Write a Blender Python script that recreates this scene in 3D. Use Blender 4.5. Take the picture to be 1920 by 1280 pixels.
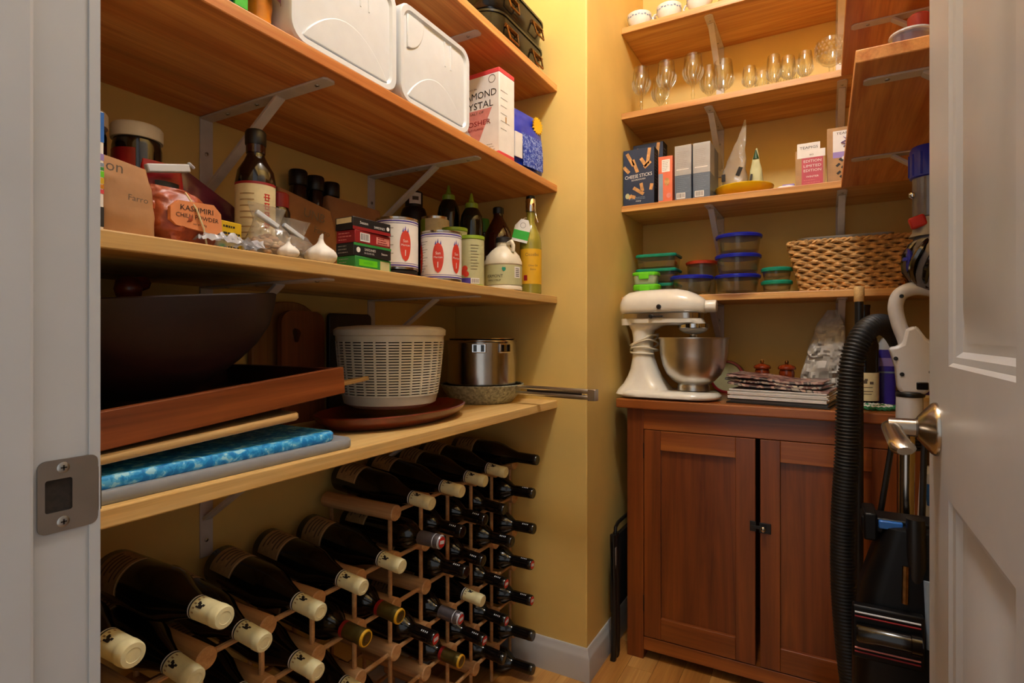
import bpy, bmesh, math, random
from mathutils import Vector, Matrix, noise
PI = math.pi
R = math.radians
random.seed(7)
for o in list(bpy.data.objects):
    bpy.data.objects.remove(o)
SC = bpy.context.scene
COL = SC.collection

# ------------------------------------------------------------ camera, world, light, exposure
YAW = math.atan2(585, 1040)
cam_d = bpy.data.cameras.new('camera'); cam = bpy.data.objects.new('camera', cam_d); COL.objects.link(cam)
cam.location = (0, 0, 1.06); cam.rotation_euler = (R(90), 0, YAW)
cam_d.sensor_width = 36; cam_d.lens = 36 * 1040 / 1920; cam_d.shift_y = -10 / 1920
cam_d.clip_start = 0.02; cam_d.clip_end = 50
SC.camera = cam
W = bpy.data.worlds.new('world'); SC.world = W; W.use_nodes = True
W.node_tree.nodes['Background'].inputs[0].default_value = (0.98, 0.98, 0.975, 1)
W.node_tree.nodes['Background'].inputs[1].default_value = 0.56
LAMP_POS = (-0.21, 0.86, 2.60)
LAMP_POWER = 150.0
vs = SC.view_settings
vs.view_transform = 'Standard'; vs.look = 'None'; vs.gamma = 1; vs.use_curve_mapping = False
vs.exposure = 0.14
SC.cycles.transparent_max_bounces = 24; SC.cycles.max_bounces = 8; SC.cycles.diffuse_bounces = 6; SC.cycles.glossy_bounces = 3
SC.cycles.caustics_reflective = False; SC.cycles.caustics_refractive = False

# ------------------------------------------------------------ materials
def lin(h):
    h = h.lstrip('#'); c = [int(h[i:i+2], 16) / 255 for i in (0, 2, 4)]
    return tuple((x / 12.92 if x <= .04045 else ((x + .055) / 1.055) ** 2.4) for x in c) + (1,)
MATS = {}
def nmat(name):
    m = bpy.data.materials.new(name); m.use_nodes = True
    nt = m.node_tree; b = nt.nodes['Principled BSDF']
    MATS[name] = m
    return m, nt, b
def tex(nt, scale=(1, 1, 1), kind='Object'):
    tc = nt.nodes.new('ShaderNodeTexCoord'); mp = nt.nodes.new('ShaderNodeMapping')
    mp.inputs['Scale'].default_value = scale
    nt.links.new(tc.outputs[kind], mp.inputs[0]); return mp.outputs[0]
def noise_n(nt, vec, scale, detail=4, rough=.55, dist=0):
    n = nt.nodes.new('ShaderNodeTexNoise'); n.inputs['Scale'].default_value = scale
    n.inputs['Detail'].default_value = detail; n.inputs['Roughness'].default_value = rough
    n.inputs['Distortion'].default_value = dist
    nt.links.new(vec, n.inputs['Vector']); return n.outputs['Fac']
def ramp(nt, fac, stops):
    r = nt.nodes.new('ShaderNodeValToRGB'); e = r.color_ramp.elements
    while len(e) < len(stops): e.new(.5)
    for k, (p, c) in enumerate(stops): e[k].position = p; e[k].color = c
    nt.links.new(fac, r.inputs[0]); return r.outputs[0]
def bump(nt, b, fac, strength, dist=.002):
    n = nt.nodes.new('ShaderNodeBump'); n.inputs['Strength'].default_value = strength; n.inputs['Distance'].default_value = dist
    nt.links.new(fac, n.inputs['Height']); nt.links.new(n.outputs[0], b.inputs['Normal'])
def flat(name, h, rough=.5, metal=0, var=.08, vs_=30, bmp=0, bs=60, coat=0, spec=.5, trans=0, sss=0):
    m, nt, b = nmat(name); c = lin(h)
    b.inputs['Roughness'].default_value = rough; b.inputs['Metallic'].default_value = metal
    b.inputs['Coat Weight'].default_value = coat; b.inputs['Specular IOR Level'].default_value = spec
    v = tex(nt)
    if var:
        f = noise_n(nt, v, vs_)
        d = tuple(x * (1 - var * 2.2) for x in c[:3]) + (1,); l = tuple(min(1, x * (1 + var)) for x in c[:3]) + (1,)
        nt.links.new(ramp(nt, f, [(.3, d), (.7, l)]), b.inputs['Base Color'])
    else: b.inputs['Base Color'].default_value = c
    if bmp: bump(nt, b, noise_n(nt, v, bs), bmp)
    return m
def wood(name, c1, c2, axis='Y', fine=26, rough=.45, knots=None, coat=0, bmp=.15):
    m, nt, b = nmat(name)
    s = [fine, fine, fine]; s['XYZ'.index(axis)] = fine * .045
    v = tex(nt, tuple(s))
    f = noise_n(nt, v, 1.0, 6, .62, 1.2)
    colr = ramp(nt, f, [(.28, lin(c1)), (.5, tuple((p + q) / 2 for p, q in zip(lin(c1), lin(c2)))), (.72, lin(c2))])
    s2 = [fine * 9] * 3; s2['XYZ'.index(axis)] = fine * .25
    g = noise_n(nt, tex(nt, tuple(s2)), 1.0, 3, .6)
    mx = nt.nodes.new('ShaderNodeMix'); mx.data_type = 'RGBA'; mx.blend_type = 'MULTIPLY'
    mx.inputs['Factor'].default_value = .35
    nt.links.new(colr, mx.inputs[6]); nt.links.new(ramp(nt, g, [(.3, (.45, .4, .35, 1)), (.65, (1, 1, 1, 1))]), mx.inputs[7])
    out = mx.outputs[2]
    s3 = [fine * .5] * 3; s3['XYZ'.index(axis)] = fine * .012
    m3 = nt.nodes.new('ShaderNodeMix'); m3.data_type = 'RGBA'; m3.blend_type = 'MULTIPLY'; m3.inputs['Factor'].default_value = .8
    nt.links.new(out, m3.inputs[6]); nt.links.new(ramp(nt, noise_n(nt, tex(nt, tuple(s3)), 1.0, 2, .5, .3), [(.36, (.66, .58, .5, 1)), (.5, (.95, .92, .9, 1)), (.62, (1, 1, 1, 1))]), m3.inputs[7]); out = m3.outputs[2]
    if knots:
        vo = nt.nodes.new('ShaderNodeTexVoronoi'); vo.inputs['Scale'].default_value = knots
        ks = [1, 1, 1]; ks['XYZ'.index(axis)] = .55
        nt.links.new(tex(nt, tuple(ks)), vo.inputs['Vector'])
        k = ramp(nt, vo.outputs['Distance'], [(.0, (.12, .05, .02, 1)), (.055, (.3, .16, .08, 1)), (.09, (1, 1, 1, 1))])
        m2 = nt.nodes.new('ShaderNodeMix'); m2.data_type = 'RGBA'; m2.blend_type = 'MULTIPLY'; m2.inputs['Factor'].default_value = .85
        nt.links.new(out, m2.inputs[6]); nt.links.new(k, m2.inputs[7]); out = m2.outputs[2]
    nt.links.new(out, b.inputs['Base Color'])
    b.inputs['Roughness'].default_value = rough; b.inputs['Coat Weight'].default_value = coat
    b.inputs['Coat Roughness'].default_value = .15
    if bmp: bump(nt, b, g, bmp, .0008)
    return m
def clear(name, tint='f4f4f0', ior=1.45, rough=.03, body=0, bodyc='ffffff', crumple=0):
    """thin-walled clear glass / plastic film: transparent sheet with Fresnel gloss, optional milky body"""
    m = bpy.data.materials.new(name); m.use_nodes = True; MATS[name] = m
    nt = m.node_tree; nt.nodes.clear()
    out = nt.nodes.new('ShaderNodeOutputMaterial')
    t = nt.nodes.new('ShaderNodeBsdfTransparent'); t.inputs[0].default_value = lin(tint)
    g = nt.nodes.new('ShaderNodeBsdfGlossy'); g.inputs['Roughness'].default_value = rough
    lw = nt.nodes.new('ShaderNodeLayerWeight'); lw.inputs['Blend'].default_value = .5
    pw_ = nt.nodes.new('ShaderNodeMath'); pw_.operation = 'POWER'; pw_.inputs[1].default_value = 2.6; nt.links.new(lw.outputs['Facing'], pw_.inputs[0])
    fr = nt.nodes.new('ShaderNodeMath'); fr.operation = 'MULTIPLY_ADD'; fr.inputs[1].default_value = .8; fr.inputs[2].default_value = ((ior - 1) / (ior + 1)) ** 2; nt.links.new(pw_.outputs[0], fr.inputs[0])
    if crumple:
        bp = nt.nodes.new('ShaderNodeBump'); bp.inputs['Strength'].default_value = crumple; bp.inputs['Distance'].default_value = .004
        nt.links.new(noise_n(nt, tex(nt), 55, 3), bp.inputs['Height'])
        nt.links.new(bp.outputs[0], g.inputs['Normal']); nt.links.new(bp.outputs[0], lw.inputs['Normal'])
    mx = nt.nodes.new('ShaderNodeMixShader'); nt.links.new(fr.outputs[0], mx.inputs[0])
    src = t.outputs[0]
    if body:
        d = nt.nodes.new('ShaderNodeBsdfDiffuse'); d.inputs[0].default_value = lin(bodyc)
        m2 = nt.nodes.new('ShaderNodeMixShader'); m2.inputs[0].default_value = body
        nt.links.new(t.outputs[0], m2.inputs[1]); nt.links.new(d.outputs[0], m2.inputs[2]); src = m2.outputs[0]
    nt.links.new(src, mx.inputs[1]); nt.links.new(g.outputs[0], mx.inputs[2]); nt.links.new(mx.outputs[0], out.inputs[0])
    return m
def emit(name, h, s):
    m, nt, b = nmat(name)
    b.inputs['Base Color'].default_value = lin(h); b.inputs['Emission Color'].default_value = lin(h); b.inputs['Emission Strength'].default_value = s
    return m
def printed(name, stops, scale, rough=.5, stretch=(1, 1, 1)):
    """patterned surface (magazine covers, cereal-style print): noise banded to several inks"""
    m, nt, b = nmat(name)
    f = noise_n(nt, tex(nt, stretch), scale, 2, .5, .4)
    o = ramp(nt, f, [(p, lin(c)) for p, c in stops]); nt.nodes[-1].color_ramp.interpolation = 'CONSTANT'
    nt.links.new(o, b.inputs['Base Color']); b.inputs['Roughness'].default_value = rough
    return m

flat('wall_yellow', 'dcbc6c', .62, var=.03, vs_=6, bmp=.06, bs=220)
flat('ceiling_white', 'e6e2d8', .7, var=.02)
flat('trim_white', 'bbbcbc', .38, var=.02, vs_=12, bmp=.05, bs=90)
flat('door_white', 'bdbec0', .36, var=.02, vs_=14)
wood('pine_shelf', 'c46a2c', 'f4b870', 'Y', 24, .42, knots=1.7)
wood('pine_shelf_x', 'c67e38', 'f2c67c', 'X', 24, .42, knots=1.7)
wood('pine_pale', 'd9a95a', 'f3d594', 'Y', 24, .45, knots=1.1)
wood('oak_floor', 'c0843c', 'e6b56a', 'Y', 22, .32, coat=.3)
wood('oak_floor_dark', 'a86a2c', 'd39c52', 'Y', 22, .32, coat=.3)
wood('cabinet_wood', '5a260c', '96501e', 'Z', 15, .34, coat=.25)
wood('cabinet_wood_x', '7a3a14', 'b66c2c', 'X', 15, .34, coat=.25)
wood('tray_wood_dark', '2a0d08', '4f1d10', 'Y', 14, .4)
wood('bowl_wood', '1c0704', '36110a', 'Y', 12, .62)
wood('tray_wood', '5c280e', '985226', 'Y', 16, .36, coat=.2)
wood('platter_wood', '4a140a', '7e2a12', 'Y', 16, .33, coat=.3)
wood('beech', 'c99b5c', 'e8c88a', 'Y', 30, .5)
wood('board_tan', '8a5a2a', 'b98247', 'Z', 20, .5)
wood('board_brown', '6a3516', '945226', 'Z', 20, .5)
wood('board_black', '180c08', '2c1710', 'Z', 20, .5)
wood('rack_wood', 'b98a58', 'ddb27e', 'X', 40, .55)
wood('mill_wood', '6e2408', 'a8441a', 'Z', 30, .25, coat=.5)
flat('metal_grey', 'cfc8c4', .45, .0, .05)
flat('screw', 'b9b6b0', .3, 1, 0)
flat('nickel', 'b6aea2', .24, 1, .03)
flat('nickel_dark', '6e675e', .3, 1, .03)
flat('smoke_chrome', '5c5a58', .14, 1, .05)
flat('strike_steel', 'a49c94', .38, 1, .05, 20)
flat('hole_shade', '2a2018', .9, 0, .2, 200)  # dark colour in place of the shade inside holes and slots
flat('chrome', 'd8d8d8', .08, 1, 0)
flat('steel', 'c4bdb4', .2, 1, .05, 12)
flat('steel_brushed', 'cfccc6', .3, 1, .06, 12)
flat('black_glossy', '0b0a0a', .16, 0, 0, spec=.6)
flat('black_satin', '0e0d0d', .4, 0, .1)
flat('vac_black', '08080a', .42, 0, .1, spec=.25)
flat('black_rubber', '0b0c0e', .55, 0, .1)
flat('enamel_black', '100e0c', .2, .2, .1)
flat('bronze', '8a6236', .35, 1, .2, 90)
flat('white_plastic', 'd0d6dc', .35, 0, .02)
flat('white_paper', 'e8e6e2', .6, 0, .03)
flat('grey_plastic', 'c9c7c3', .35, 0, .02)
flat('grey_mid', '8f8c88', .4, 0, .03)
flat('cream', 'e8e5da', .25, 0, .02, coat=.4)
flat('ivory_plastic', 'd8cfb8', .4, 0, .04)
flat('cream_capsule', 'e6dfae', .45, 0, .05, 60)
flat('kraft', 'a37548', .8, 0, .12, 12, .5, 18)
flat('kraft_dark', '8c5f38', .8, 0, .12, 12, .5, 18)
flat('ink', '1a1614', .6, 0, 0)
flat('ink_soft', '5a4a3a', .7, 0, 0)
flat('label_cream', 'd9c99a', .6, 0, .06, 60)
flat('label_tan', 'a5875a', .6, 0, .12, 90)
flat('red', 'c0241e', .45, 0, .03)
flat('red_cap', '8e1c1c', .4, 0, .05)
flat('tomato', 'cf3a28', .5, 0, .06, 80)
flat('salt_red', 'd8454a', .55, 0, .02)
flat('salt_pink', 'd98a80', .6, 0, .05, 60)
flat('purple_ink', '4a3a96', .5, 0, 0)
flat('blue_lid', '14209a', .35, 0, .03)
flat('green_lid', '11866a', .4, 0, .03)
flat('red_lid', 'd2452a', .4, 0, .03)
flat('lime_lid', '66cc1e', .4, 0, .03)
flat('lime_cap', '8aa82c', .4, 0, .04)
flat('green_cap', '4da032', .4, 0, .04)
flat('bag_blue', '1330b0', .3, 0, .08, 14, .3, 20)
flat('sun_yellow', 'efb81e', .5, 0, .04)
flat('bag_green', '34b437', .35, 0, .08)
flat('bag_teal', '17705a', .35, 0, .08)
flat('bag_orange', 'd88818', .35, 0, .2, 25)
flat('bag_maroon', '5e2038', .3, 0, .25, 20)
flat('bag_red', 'a81e22', .3, 0, .2, 25)
flat('chili', '9c441c', .4, 0, .2, 40, .5, 60)
flat('chili_label', 'dd8a54', .6, 0, .05)
flat('yellow_box', 'd8b018', .5, 0, .04)
flat('soy_liquid', '120806', .12, 0, 0, spec=.7)
flat('dark_green_glass', '0c140d', .1, 0, 0, spec=.6)
flat('bottle_glass', '070806', .14, 0, 0, spec=.55)
flat('amber_glass', '34120a', .1, 0, .1, spec=.7)
flat('olive_oil', '8e8430', .1, 0, .06, spec=.7)
flat('yellow_label', 'dba81c', .55, 0, .03)
flat('pale_green', 'b9b88a', .6, 0, .04)
flat('box_navy', '1c2c48', .5, 0, .06, 20)
flat('box_black', '131114', .5, 0, .05)
flat('box_silver', 'a3a5aa', .35, .25, .05)
flat('box_steelblue', '5f6d80', .4, .15, .05)
flat('box_orange', 'dd6f4c', .55, 0, .04)
flat('box_red', '8e141a', .5, 0, .06)
flat('box_green', '2f8a3c', .5, 0, .06)
flat('box_green_dark', '14401f', .5, 0, .06)
flat('box_bluegrey', '8596a8', .55, 0, .04)
flat('cardboard', 'b08a5e', .75, 0, .06)
flat('cracker', 'd09a5c', .7, 0, .2, 60)
flat('pink_print', 'b84a5a', .6, 0, .04)
flat('lilac', '9a86c8', .6, 0, .05)
flat('bottle_purple', '3a2a96', .35, 0, .05)
flat('label_purple', '5a3aa6', .5, 0, .03)
flat('plate_yellow', 'e2b60e', .35, 0, .03)
flat('garlic', 'e6e2da', .55, 0, .06, 40)
flat('nuts', 'b98a5a', .6, 0, .3, 60)
flat('mushroom', '8a6a3e', .7, 0, .35, 50)
flat('silver_foil', 'bcb7ad', .55, .12, .14, 14)
flat('wicker', 'cfa062', .7, 0, .28, 60, .5, 200)
flat('wicker_dark', '8e6030', .7, 0, .2, 60)
flat('gold_cap', '665a2c', .35, .7, .1, 60)
flat('silver_cap', '8d8d96', .32, .8, .06, 60)
flat('dyson_grey', 'c3c3c6', .3, 0, .02)
flat('dyson_bin', '6d6c74', .15, .1, .1, 20)
flat('dyson_blue', '1c2cb4', .35, 0, .03)
flat('dyson_purple', '3c3cc4', .35, 0, .03)
flat('vac_blue', '2a6ac0', .35, 0, .05)
flat('pan_speckle', 'a9aa96', .4, 0, .3, 120)
flat('pan_inside', '22261f', .5, 0, .1)
flat('china', 'e4e4e2', .2, 0, .02, coat=.4)
flat('china_blue', '6f86aa', .3, 0, .05)
flat('yarn_white', 'd9dad2', .9, 0, .1, 90)
flat('yarn_green', '2f7a4c', .9, 0, .1, 90)
flat('plastic_grey_board', '8f9296', .5, 0, .04)
printed('blue_speckle', [(0, '1a86d2'), (.43, '2f9fe2'), (.52, '5cbcf0'), (.6, 'a2e0f8')], 90, .45)
printed('magazine_a', [(0, '2a2230'), (.42, '8a5a56'), (.5, 'c8a49a'), (.58, '3a3238'), (.66, 'b7aba0')], 26, .3)
printed('magazine_b', [(0, '3a3a48'), (.42, '9a8f88'), (.5, '6a3a3e'), (.57, 'd0c6ba'), (.66, '2a2630')], 30, .3)
printed('blue_print', [(0, '2a48b8'), (.46, '6f92dc'), (.53, 'b9cff0'), (.6, '2a4cc0')], 120, .4)
printed('granola', [(0, '1a3aa4'), (.47, '5a78c8'), (.53, 'b4c4e4'), (.57, '2a4cb4')], 110, .45)
clear('glass_clear', 'fafaf6', 1.5, .02)
clear('glass_food', 'f8f8f4', 1.45, .04, .03, 'd8d0b8')
clear('glass_cut', 'fafaf6', 1.5, .06, .12, 'f4f0e4')  # whitish body puts the glimmer of cut facets into the colour
clear('film', 'f4f1ea', 1.4, .14, .24, 'd8d2c6', .9)
clear('film_pale', 'f0f0ee', 1.4, .2, .62, 'c9ccd6', .7)
clear('soft_box', 'e8efe0', 1.4, .2, .5, 'd2e4c4')
emit('lamp_glow', 'f6f5f6', LAMP_POWER)

# ------------------------------------------------------------ mesh builder
_TXT = {}
def text_geo(s):
    if s not in _TXT:
        c = bpy.data.curves.new('t', 'FONT'); c.body = s; c.size = 1; c.align_x = 'CENTER'; c.resolution_u = 2
        o = bpy.data.objects.new('t', c); me = bpy.data.meshes.new_from_object(o)
        vsx = [tuple(v.co) for v in me.vertices]; fs = [tuple(p.vertices) for p in me.polygons]
        bpy.data.objects.remove(o); bpy.data.curves.remove(c); bpy.data.meshes.remove(me)
        xs = [v[0] for v in vsx] or [0]; mid = (max(xs) + min(xs)) / 2
        _TXT[s] = ([(v[0] - mid, v[1]) for v in vsx], fs, (max(xs) - min(xs)) or 1)
    return _TXT[s]
def rr(w, d, r, z, n=5, cx=0, cy=0):
    """ring: rounded rectangle w x d"""
    r = min(r, w / 2 - 1e-5, d / 2 - 1e-5); out = []
    for k, (sx, sy) in enumerate(((1, 1), (-1, 1), (-1, -1), (1, -1))):
        for i in range(n + 1):
            a = k * PI / 2 + i / n * PI / 2
            out.append((cx + sx * (w / 2 - r) + r * math.cos(a), cy + sy * (d / 2 - r) + r * math.sin(a), z))
    return out
def circ(r, z, n=24, cx=0, cy=0, ry=None):
    return [(cx + r * math.cos(2 * PI * i / n), cy + (ry or r) * math.sin(2 * PI * i / n), z) for i in range(n)]
def sup(w, d, z, e=3.0, n=32, cx=0, cy=0):
    out = []
    for i in range(n):
        a = 2 * PI * i / n; c, s = math.cos(a), math.sin(a)
        out.append((cx + w / 2 * math.copysign(abs(c) ** (2 / e), c), cy + d / 2 * math.copysign(abs(s) ** (2 / e), s), z))
    return out
class MB:
    def __init__(s, mat=None):
        s.v, s.f, s.mi, s.mats = [], [], [], []
        s.cur = 0; s.M = None
        if mat: s.use(mat)
    def use(s, m):
        if m not in s.mats: s.mats.append(m)
        s.cur = s.mats.index(m); return s
    def add(s, vs, fs):
        b = len(s.v)
        s.v += [tuple(s.M @ Vector(v)) for v in vs] if s.M else [tuple(v) for v in vs]
        for f in fs: s.f.append(tuple(b + i for i in f)); s.mi.append(s.cur)
        return s
    def box(s, x0, x1, y0, y1, z0, z1):
        v = [(x, y, z) for z in (z0, z1) for y in (y0, y1) for x in (x0, x1)]
        return s.add(v, [(0, 2, 3, 1), (4, 5, 7, 6), (0, 1, 5, 4), (2, 6, 7, 3), (0, 4, 6, 2), (1, 3, 7, 5)])
    def obox(s, c, size, rot=(0, 0, 0)):
        old = s.M; from_e = Matrix.Translation(c) @ __import__('mathutils').Euler(rot).to_matrix().to_4x4()
        s.M = (old @ from_e) if old else from_e
        a, b, d = (q / 2 for q in size); s.box(-a, a, -b, b, -d, d); s.M = old; return s
    def loft(s, rings, cap0=True, cap1=True, closed=False):
        n = len(rings[0]); v = [p for r in rings for p in r]; f = []
        for k in range(len(rings) - 1 + (1 if closed else 0)):
            k2 = (k + 1) % len(rings)
            for i in range(n):
                j = (i + 1) % n; f.append((k * n + i, k * n + j, k2 * n + j, k2 * n + i))
        if cap0 and not closed: f.append(tuple(reversed(range(n))))
        if cap1 and not closed: f.append(tuple((len(rings) - 1) * n + i for i in range(n)))
        return s.add(v, f)
    def lathe(s, prof, n=24, c=(0, 0, 0), cap0=True, cap1=True):
        return s.loft([circ(max(r, 1e-5), c[2] + z, n, c[0], c[1]) for r, z in prof], cap0, cap1)
    def tube(s, pts, r, n=8, closed=False, flatten=1.0):
        pts = [Vector(p) for p in pts]; m = len(pts); rings = []
        rs = r if isinstance(r, (list, tuple)) else [r] * m
        prev = None
        for k in range(m):
            if closed: t = (pts[(k + 1) % m] - pts[k - 1]).normalized()
            else: t = (pts[min(k + 1, m - 1)] - pts[max(k - 1, 0)]).normalized()
            if prev is None:
                a = Vector((0, 0, 1)) if abs(t.z) < .9 else Vector((1, 0, 0))
                u = t.cross(a).normalized()
            else: u = (prev - t * prev.dot(t)).normalized()
            prev = u; w = t.cross(u)
            rings.append([tuple(pts[k] + (u * math.cos(2 * PI * i / n) + w * math.sin(2 * PI * i / n) * flatten) * rs[k]) for i in range(n)])
        return s.loft(rings, closed=closed)
    def prism(s, poly, a0, a1, axis='Y'):
        """extrude a 2-D outline (counter-clockwise) along axis; outline axes are the remaining two in XYZ order"""
        def P3(p, a): return {'X': (a, p[0], p[1]), 'Y': (p[0], a, p[1]), 'Z': (p[0], p[1], a)}[axis]
        n = len(poly); v = [P3(p, a0) for p in poly] + [P3(p, a1) for p in poly]
        f = [tuple(range(n)), tuple(reversed(range(n, 2 * n)))] + [(i, i + n, (i + 1) % n + n, (i + 1) % n) for i in range(n)]
        return s.add(v, f)
    def patch(s, r, a0, a1, z0, z1, n=14, th=.0004, c=(0, 0)):
        """curved label on a cylinder of radius r (degrees)"""
        v, f = [], []
        for i in range(n + 1):
            a = R(a0 + (a1 - a0) * i / n)
            for rad, z in ((r, z0), (r, z1), (r - th, z1), (r - th, z0)): v.append((c[0] + rad * math.cos(a), c[1] + rad * math.sin(a), z))
        for i in range(n):
            for k in range(4): f.append((i * 4 + k, (i + 1) * 4 + k, (i + 1) * 4 + (k + 1) % 4, i * 4 + (k + 1) % 4))
        return s.add(v, f)
    def blob(s, r, ang, z0, hw, hz, lean=0, n=16, m=8):
        """oval print wrapped on a cylinder"""
        v, f = [], []
        for j in range(n + 1):
            q = -1 + 2 * j / n; w = hw * math.sqrt(max(0, 1 - q * q)) * (1 + lean * q)
            for i in range(m + 1):
                a = R(ang) + (-w + 2 * w * i / m) / r; v.append((r * math.cos(a), r * math.sin(a), z0 + hz * q))
        for j in range(n):
            for i in range(m): k = j * (m + 1) + i; f.append((k, k + 1, k + m + 2, k + m + 1))
        return s.add(v, f)
    def text(s, t, size, x, z, y, width=None, rot=0, sx=1):
        """lettering on a plane facing -Y"""
        v, f, w = text_geo(t); k = sx if width is None else width / (w * size)
        c, n = math.cos(rot), math.sin(rot)
        P = [(a * size * k, b * size) for a, b in v]
        return s.add([(x + a * c - b * n, y, z + a * n + b * c) for a, b in P], f)
    def text_cyl(s, t, size, r, ang, z, c=(0, 0), width=None, vert=False):
        v, f, w = text_geo(t); k = 1 if width is None else width / (w * size); out = []
        for a, b in v:
            a *= size * k; b *= size
            if vert: a, b = -b, a
            th = R(ang) + a / r; out.append((c[0] + r * math.cos(th), c[1] + r * math.sin(th), z + b))
        return s.add(out, f)
    def build(s, name, parent=None, smooth=40, bevel=0, seg=2, sub=0, loc=None, rot=None):
        me = bpy.data.meshes.new(name); me.from_pydata(s.v, [], s.f)
        for m in s.mats: me.materials.append(MATS[m])
        me.polygons.foreach_set('material_index', s.mi)
        bm = bmesh.new(); bm.from_mesh(me); bmesh.ops.recalc_face_normals(bm, faces=bm.faces); bm.to_mesh(me); bm.free()
        if smooth:
            me.polygons.foreach_set('use_smooth', [True] * len(me.polygons)); me.set_sharp_from_angle(angle=R(smooth))
        me.update()
        o = bpy.data.objects.new(name, me); COL.objects.link(o)
        if parent: o.parent = parent
        if loc: o.location = loc
        if rot: o.rotation_euler = rot
        if bevel:
            b = o.modifiers.new('bevel', 'BEVEL'); b.width = bevel; b.segments = seg; b.limit_method = 'ANGLE'; b.angle_limit = R(35)
        if sub:
            b = o.modifiers.new('sub', 'SUBSURF'); b.levels = sub; b.render_levels = sub
        return o
def tag(o, label, cat, group=None):
    o['label'] = label; o['category'] = cat
    if group: o['group'] = group
    return o
def thing(name, label, cat, loc=(0, 0, 0), rz=0, group=None, rot=None):
    o = bpy.data.objects.new(name, None); COL.objects.link(o); o.empty_display_size = .02
    o.location = loc; o.rotation_euler = rot if rot else (0, 0, rz)
    return tag(o, label, cat, group)
def one(name, label, cat, mb, loc=(0, 0, 0), rz=0, group=None, rot=None, **k):
    o = mb.build(name, None, **k); o.location = loc; o.rotation_euler = rot if rot else (0, 0, rz)
    return tag(o, label, cat, group)
def struct(name, mb, parent=None, **k):
    o = mb.build(name, parent, **k)
    if not parent: o['kind'] = 'structure'
    return o
def dup(o, loc=None, rot=None, label=None, parent=None):
    c = o.copy(); COL.objects.link(c); c.parent = parent
    if loc is not None: c.location = loc
    if rot is not None: c.rotation_euler = rot
    if label: c['label'] = label
    for ch in o.children: dup(ch, parent=c)
    return c
def nz(x, y, z, s=0): return noise.noise(Vector((x + s * 7.13, y - s * 3.7, z + s * 1.9)))
def bag(mb, rows, n=36, m=5, e=2.6, amp=.003, fr=28, seed=1, top=True):
    """soft bag: rows of (z, width, thickness, xoff, yoff) interpolated, crumpled with noise"""
    rings = []
    for k in range(len(rows) - 1):
        for i in range(m if k < len(rows) - 2 else m + 1):
            t = i / m; q = [a + (b - a) * t for a, b in zip(rows[k], rows[k + 1])]
            ring = sup(q[1], q[2], q[0], e, n, q[3], q[4]); out = []
            for x, y, z in ring:
                a = amp * min(1, q[2] / .03 + .25)
                d1 = nz(x * fr, y * fr, z * fr, seed); d2 = abs(nz(x * fr * 2.1, y * fr * 2.1, z * fr * 2.1, seed + 3))
                out.append((x + a * d1 * .6, y + a * (d1 - 1.2 * d2), z + (a * .8 * d1 if k else 0)))
            rings.append(out)
    return mb.loft(rings)

# ============================================================ STRUCTURE
XL, XR, YB, YJ, XJ = -1.132, 0.345, 2.215, 1.603, -0.637     # left wall, right wall, back wall, alcove end wall
struct('wall_left', MB('wall_yellow').box(XL - .06, XL, .11, YB + .06, 0, 2.75), smooth=0)
struct('wall_alcove', MB('wall_yellow').box(XL, XJ, YJ, YB, 0, 2.75), smooth=0, bevel=.004)
struct('wall_back', MB('wall_yellow').box(XL, XR + .06, YB, YB + .06, 0, 2.75), smooth=0)
struct('wall_right', MB('wall_yellow').box(XR, XR + .06, .247, YB, 0, 2.75), smooth=0)
struct('ceiling', MB('ceiling_white').box(XL - .06, XR + .06, .11, YB + .06, 2.75, 2.8), smooth=0)
wf = MB('wall_yellow')
wf.box(XL, -.577, .11, .247, 0, 2.75); wf.box(.188, XR + .06, .11, .247, 0, 2.75); wf.box(-.577, .188, .11, .247, 2.07, 2.75)
struct('wall_front', wf, smooth=0)
# floor: strip planks, each one laid
fl = struct('floor', MB('oak_floor_dark').box(-1.6, 1.2, -1.6, YB, -.03, -.004), smooth=0)
random.seed(11)
pw = .0826; x = XL; k = 0
while x < XR:
    y = -.9 - random.random() * .6
    while y < YB:
        L = .55 + random.random() * .9; y1 = min(y + L, YB)
        if y1 > .2:
            y0c = max(y, -.35)
            g = .0008
            m = MB(random.choice(['oak_floor', 'oak_floor', 'oak_floor_dark']))
            dx, dy = random.random() * 3, random.random() * 3
            m.box(-dx, -dx + min(pw, XR - x) - g, -dy, -dy + (y1 - y0c) - g, 0, .0045)
            m.build('plank', fl, smooth=0, loc=(x + dx, y0c + dy, -.0045))
        y = y1
    x += pw
# baseboards around the alcove corner
def baseboard(name, pts):
    prof = [(0, 0), (.014, 0), (.014, .07), (.0115, .078), (.008, .083), (.007, .094), (.0035, .099), (0, .099)]
    mb = MB('trim_white'); rings = []
    for (px, py, nx, ny) in pts: rings.append([(px + nx * a, py + ny * a, z) for a, z in prof])
    mb.loft(rings); return struct(name, mb, smooth=30)
baseboard('baseboard_alcove', [(XL + .001, YJ, 0, -1), (XJ, YJ, 1, -1), (XJ, YB - .001, 1, 0)])
baseboard('baseboard_left', [(XL, .25, 1, 0), (XL, YJ - .015, 1, 0)])
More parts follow.
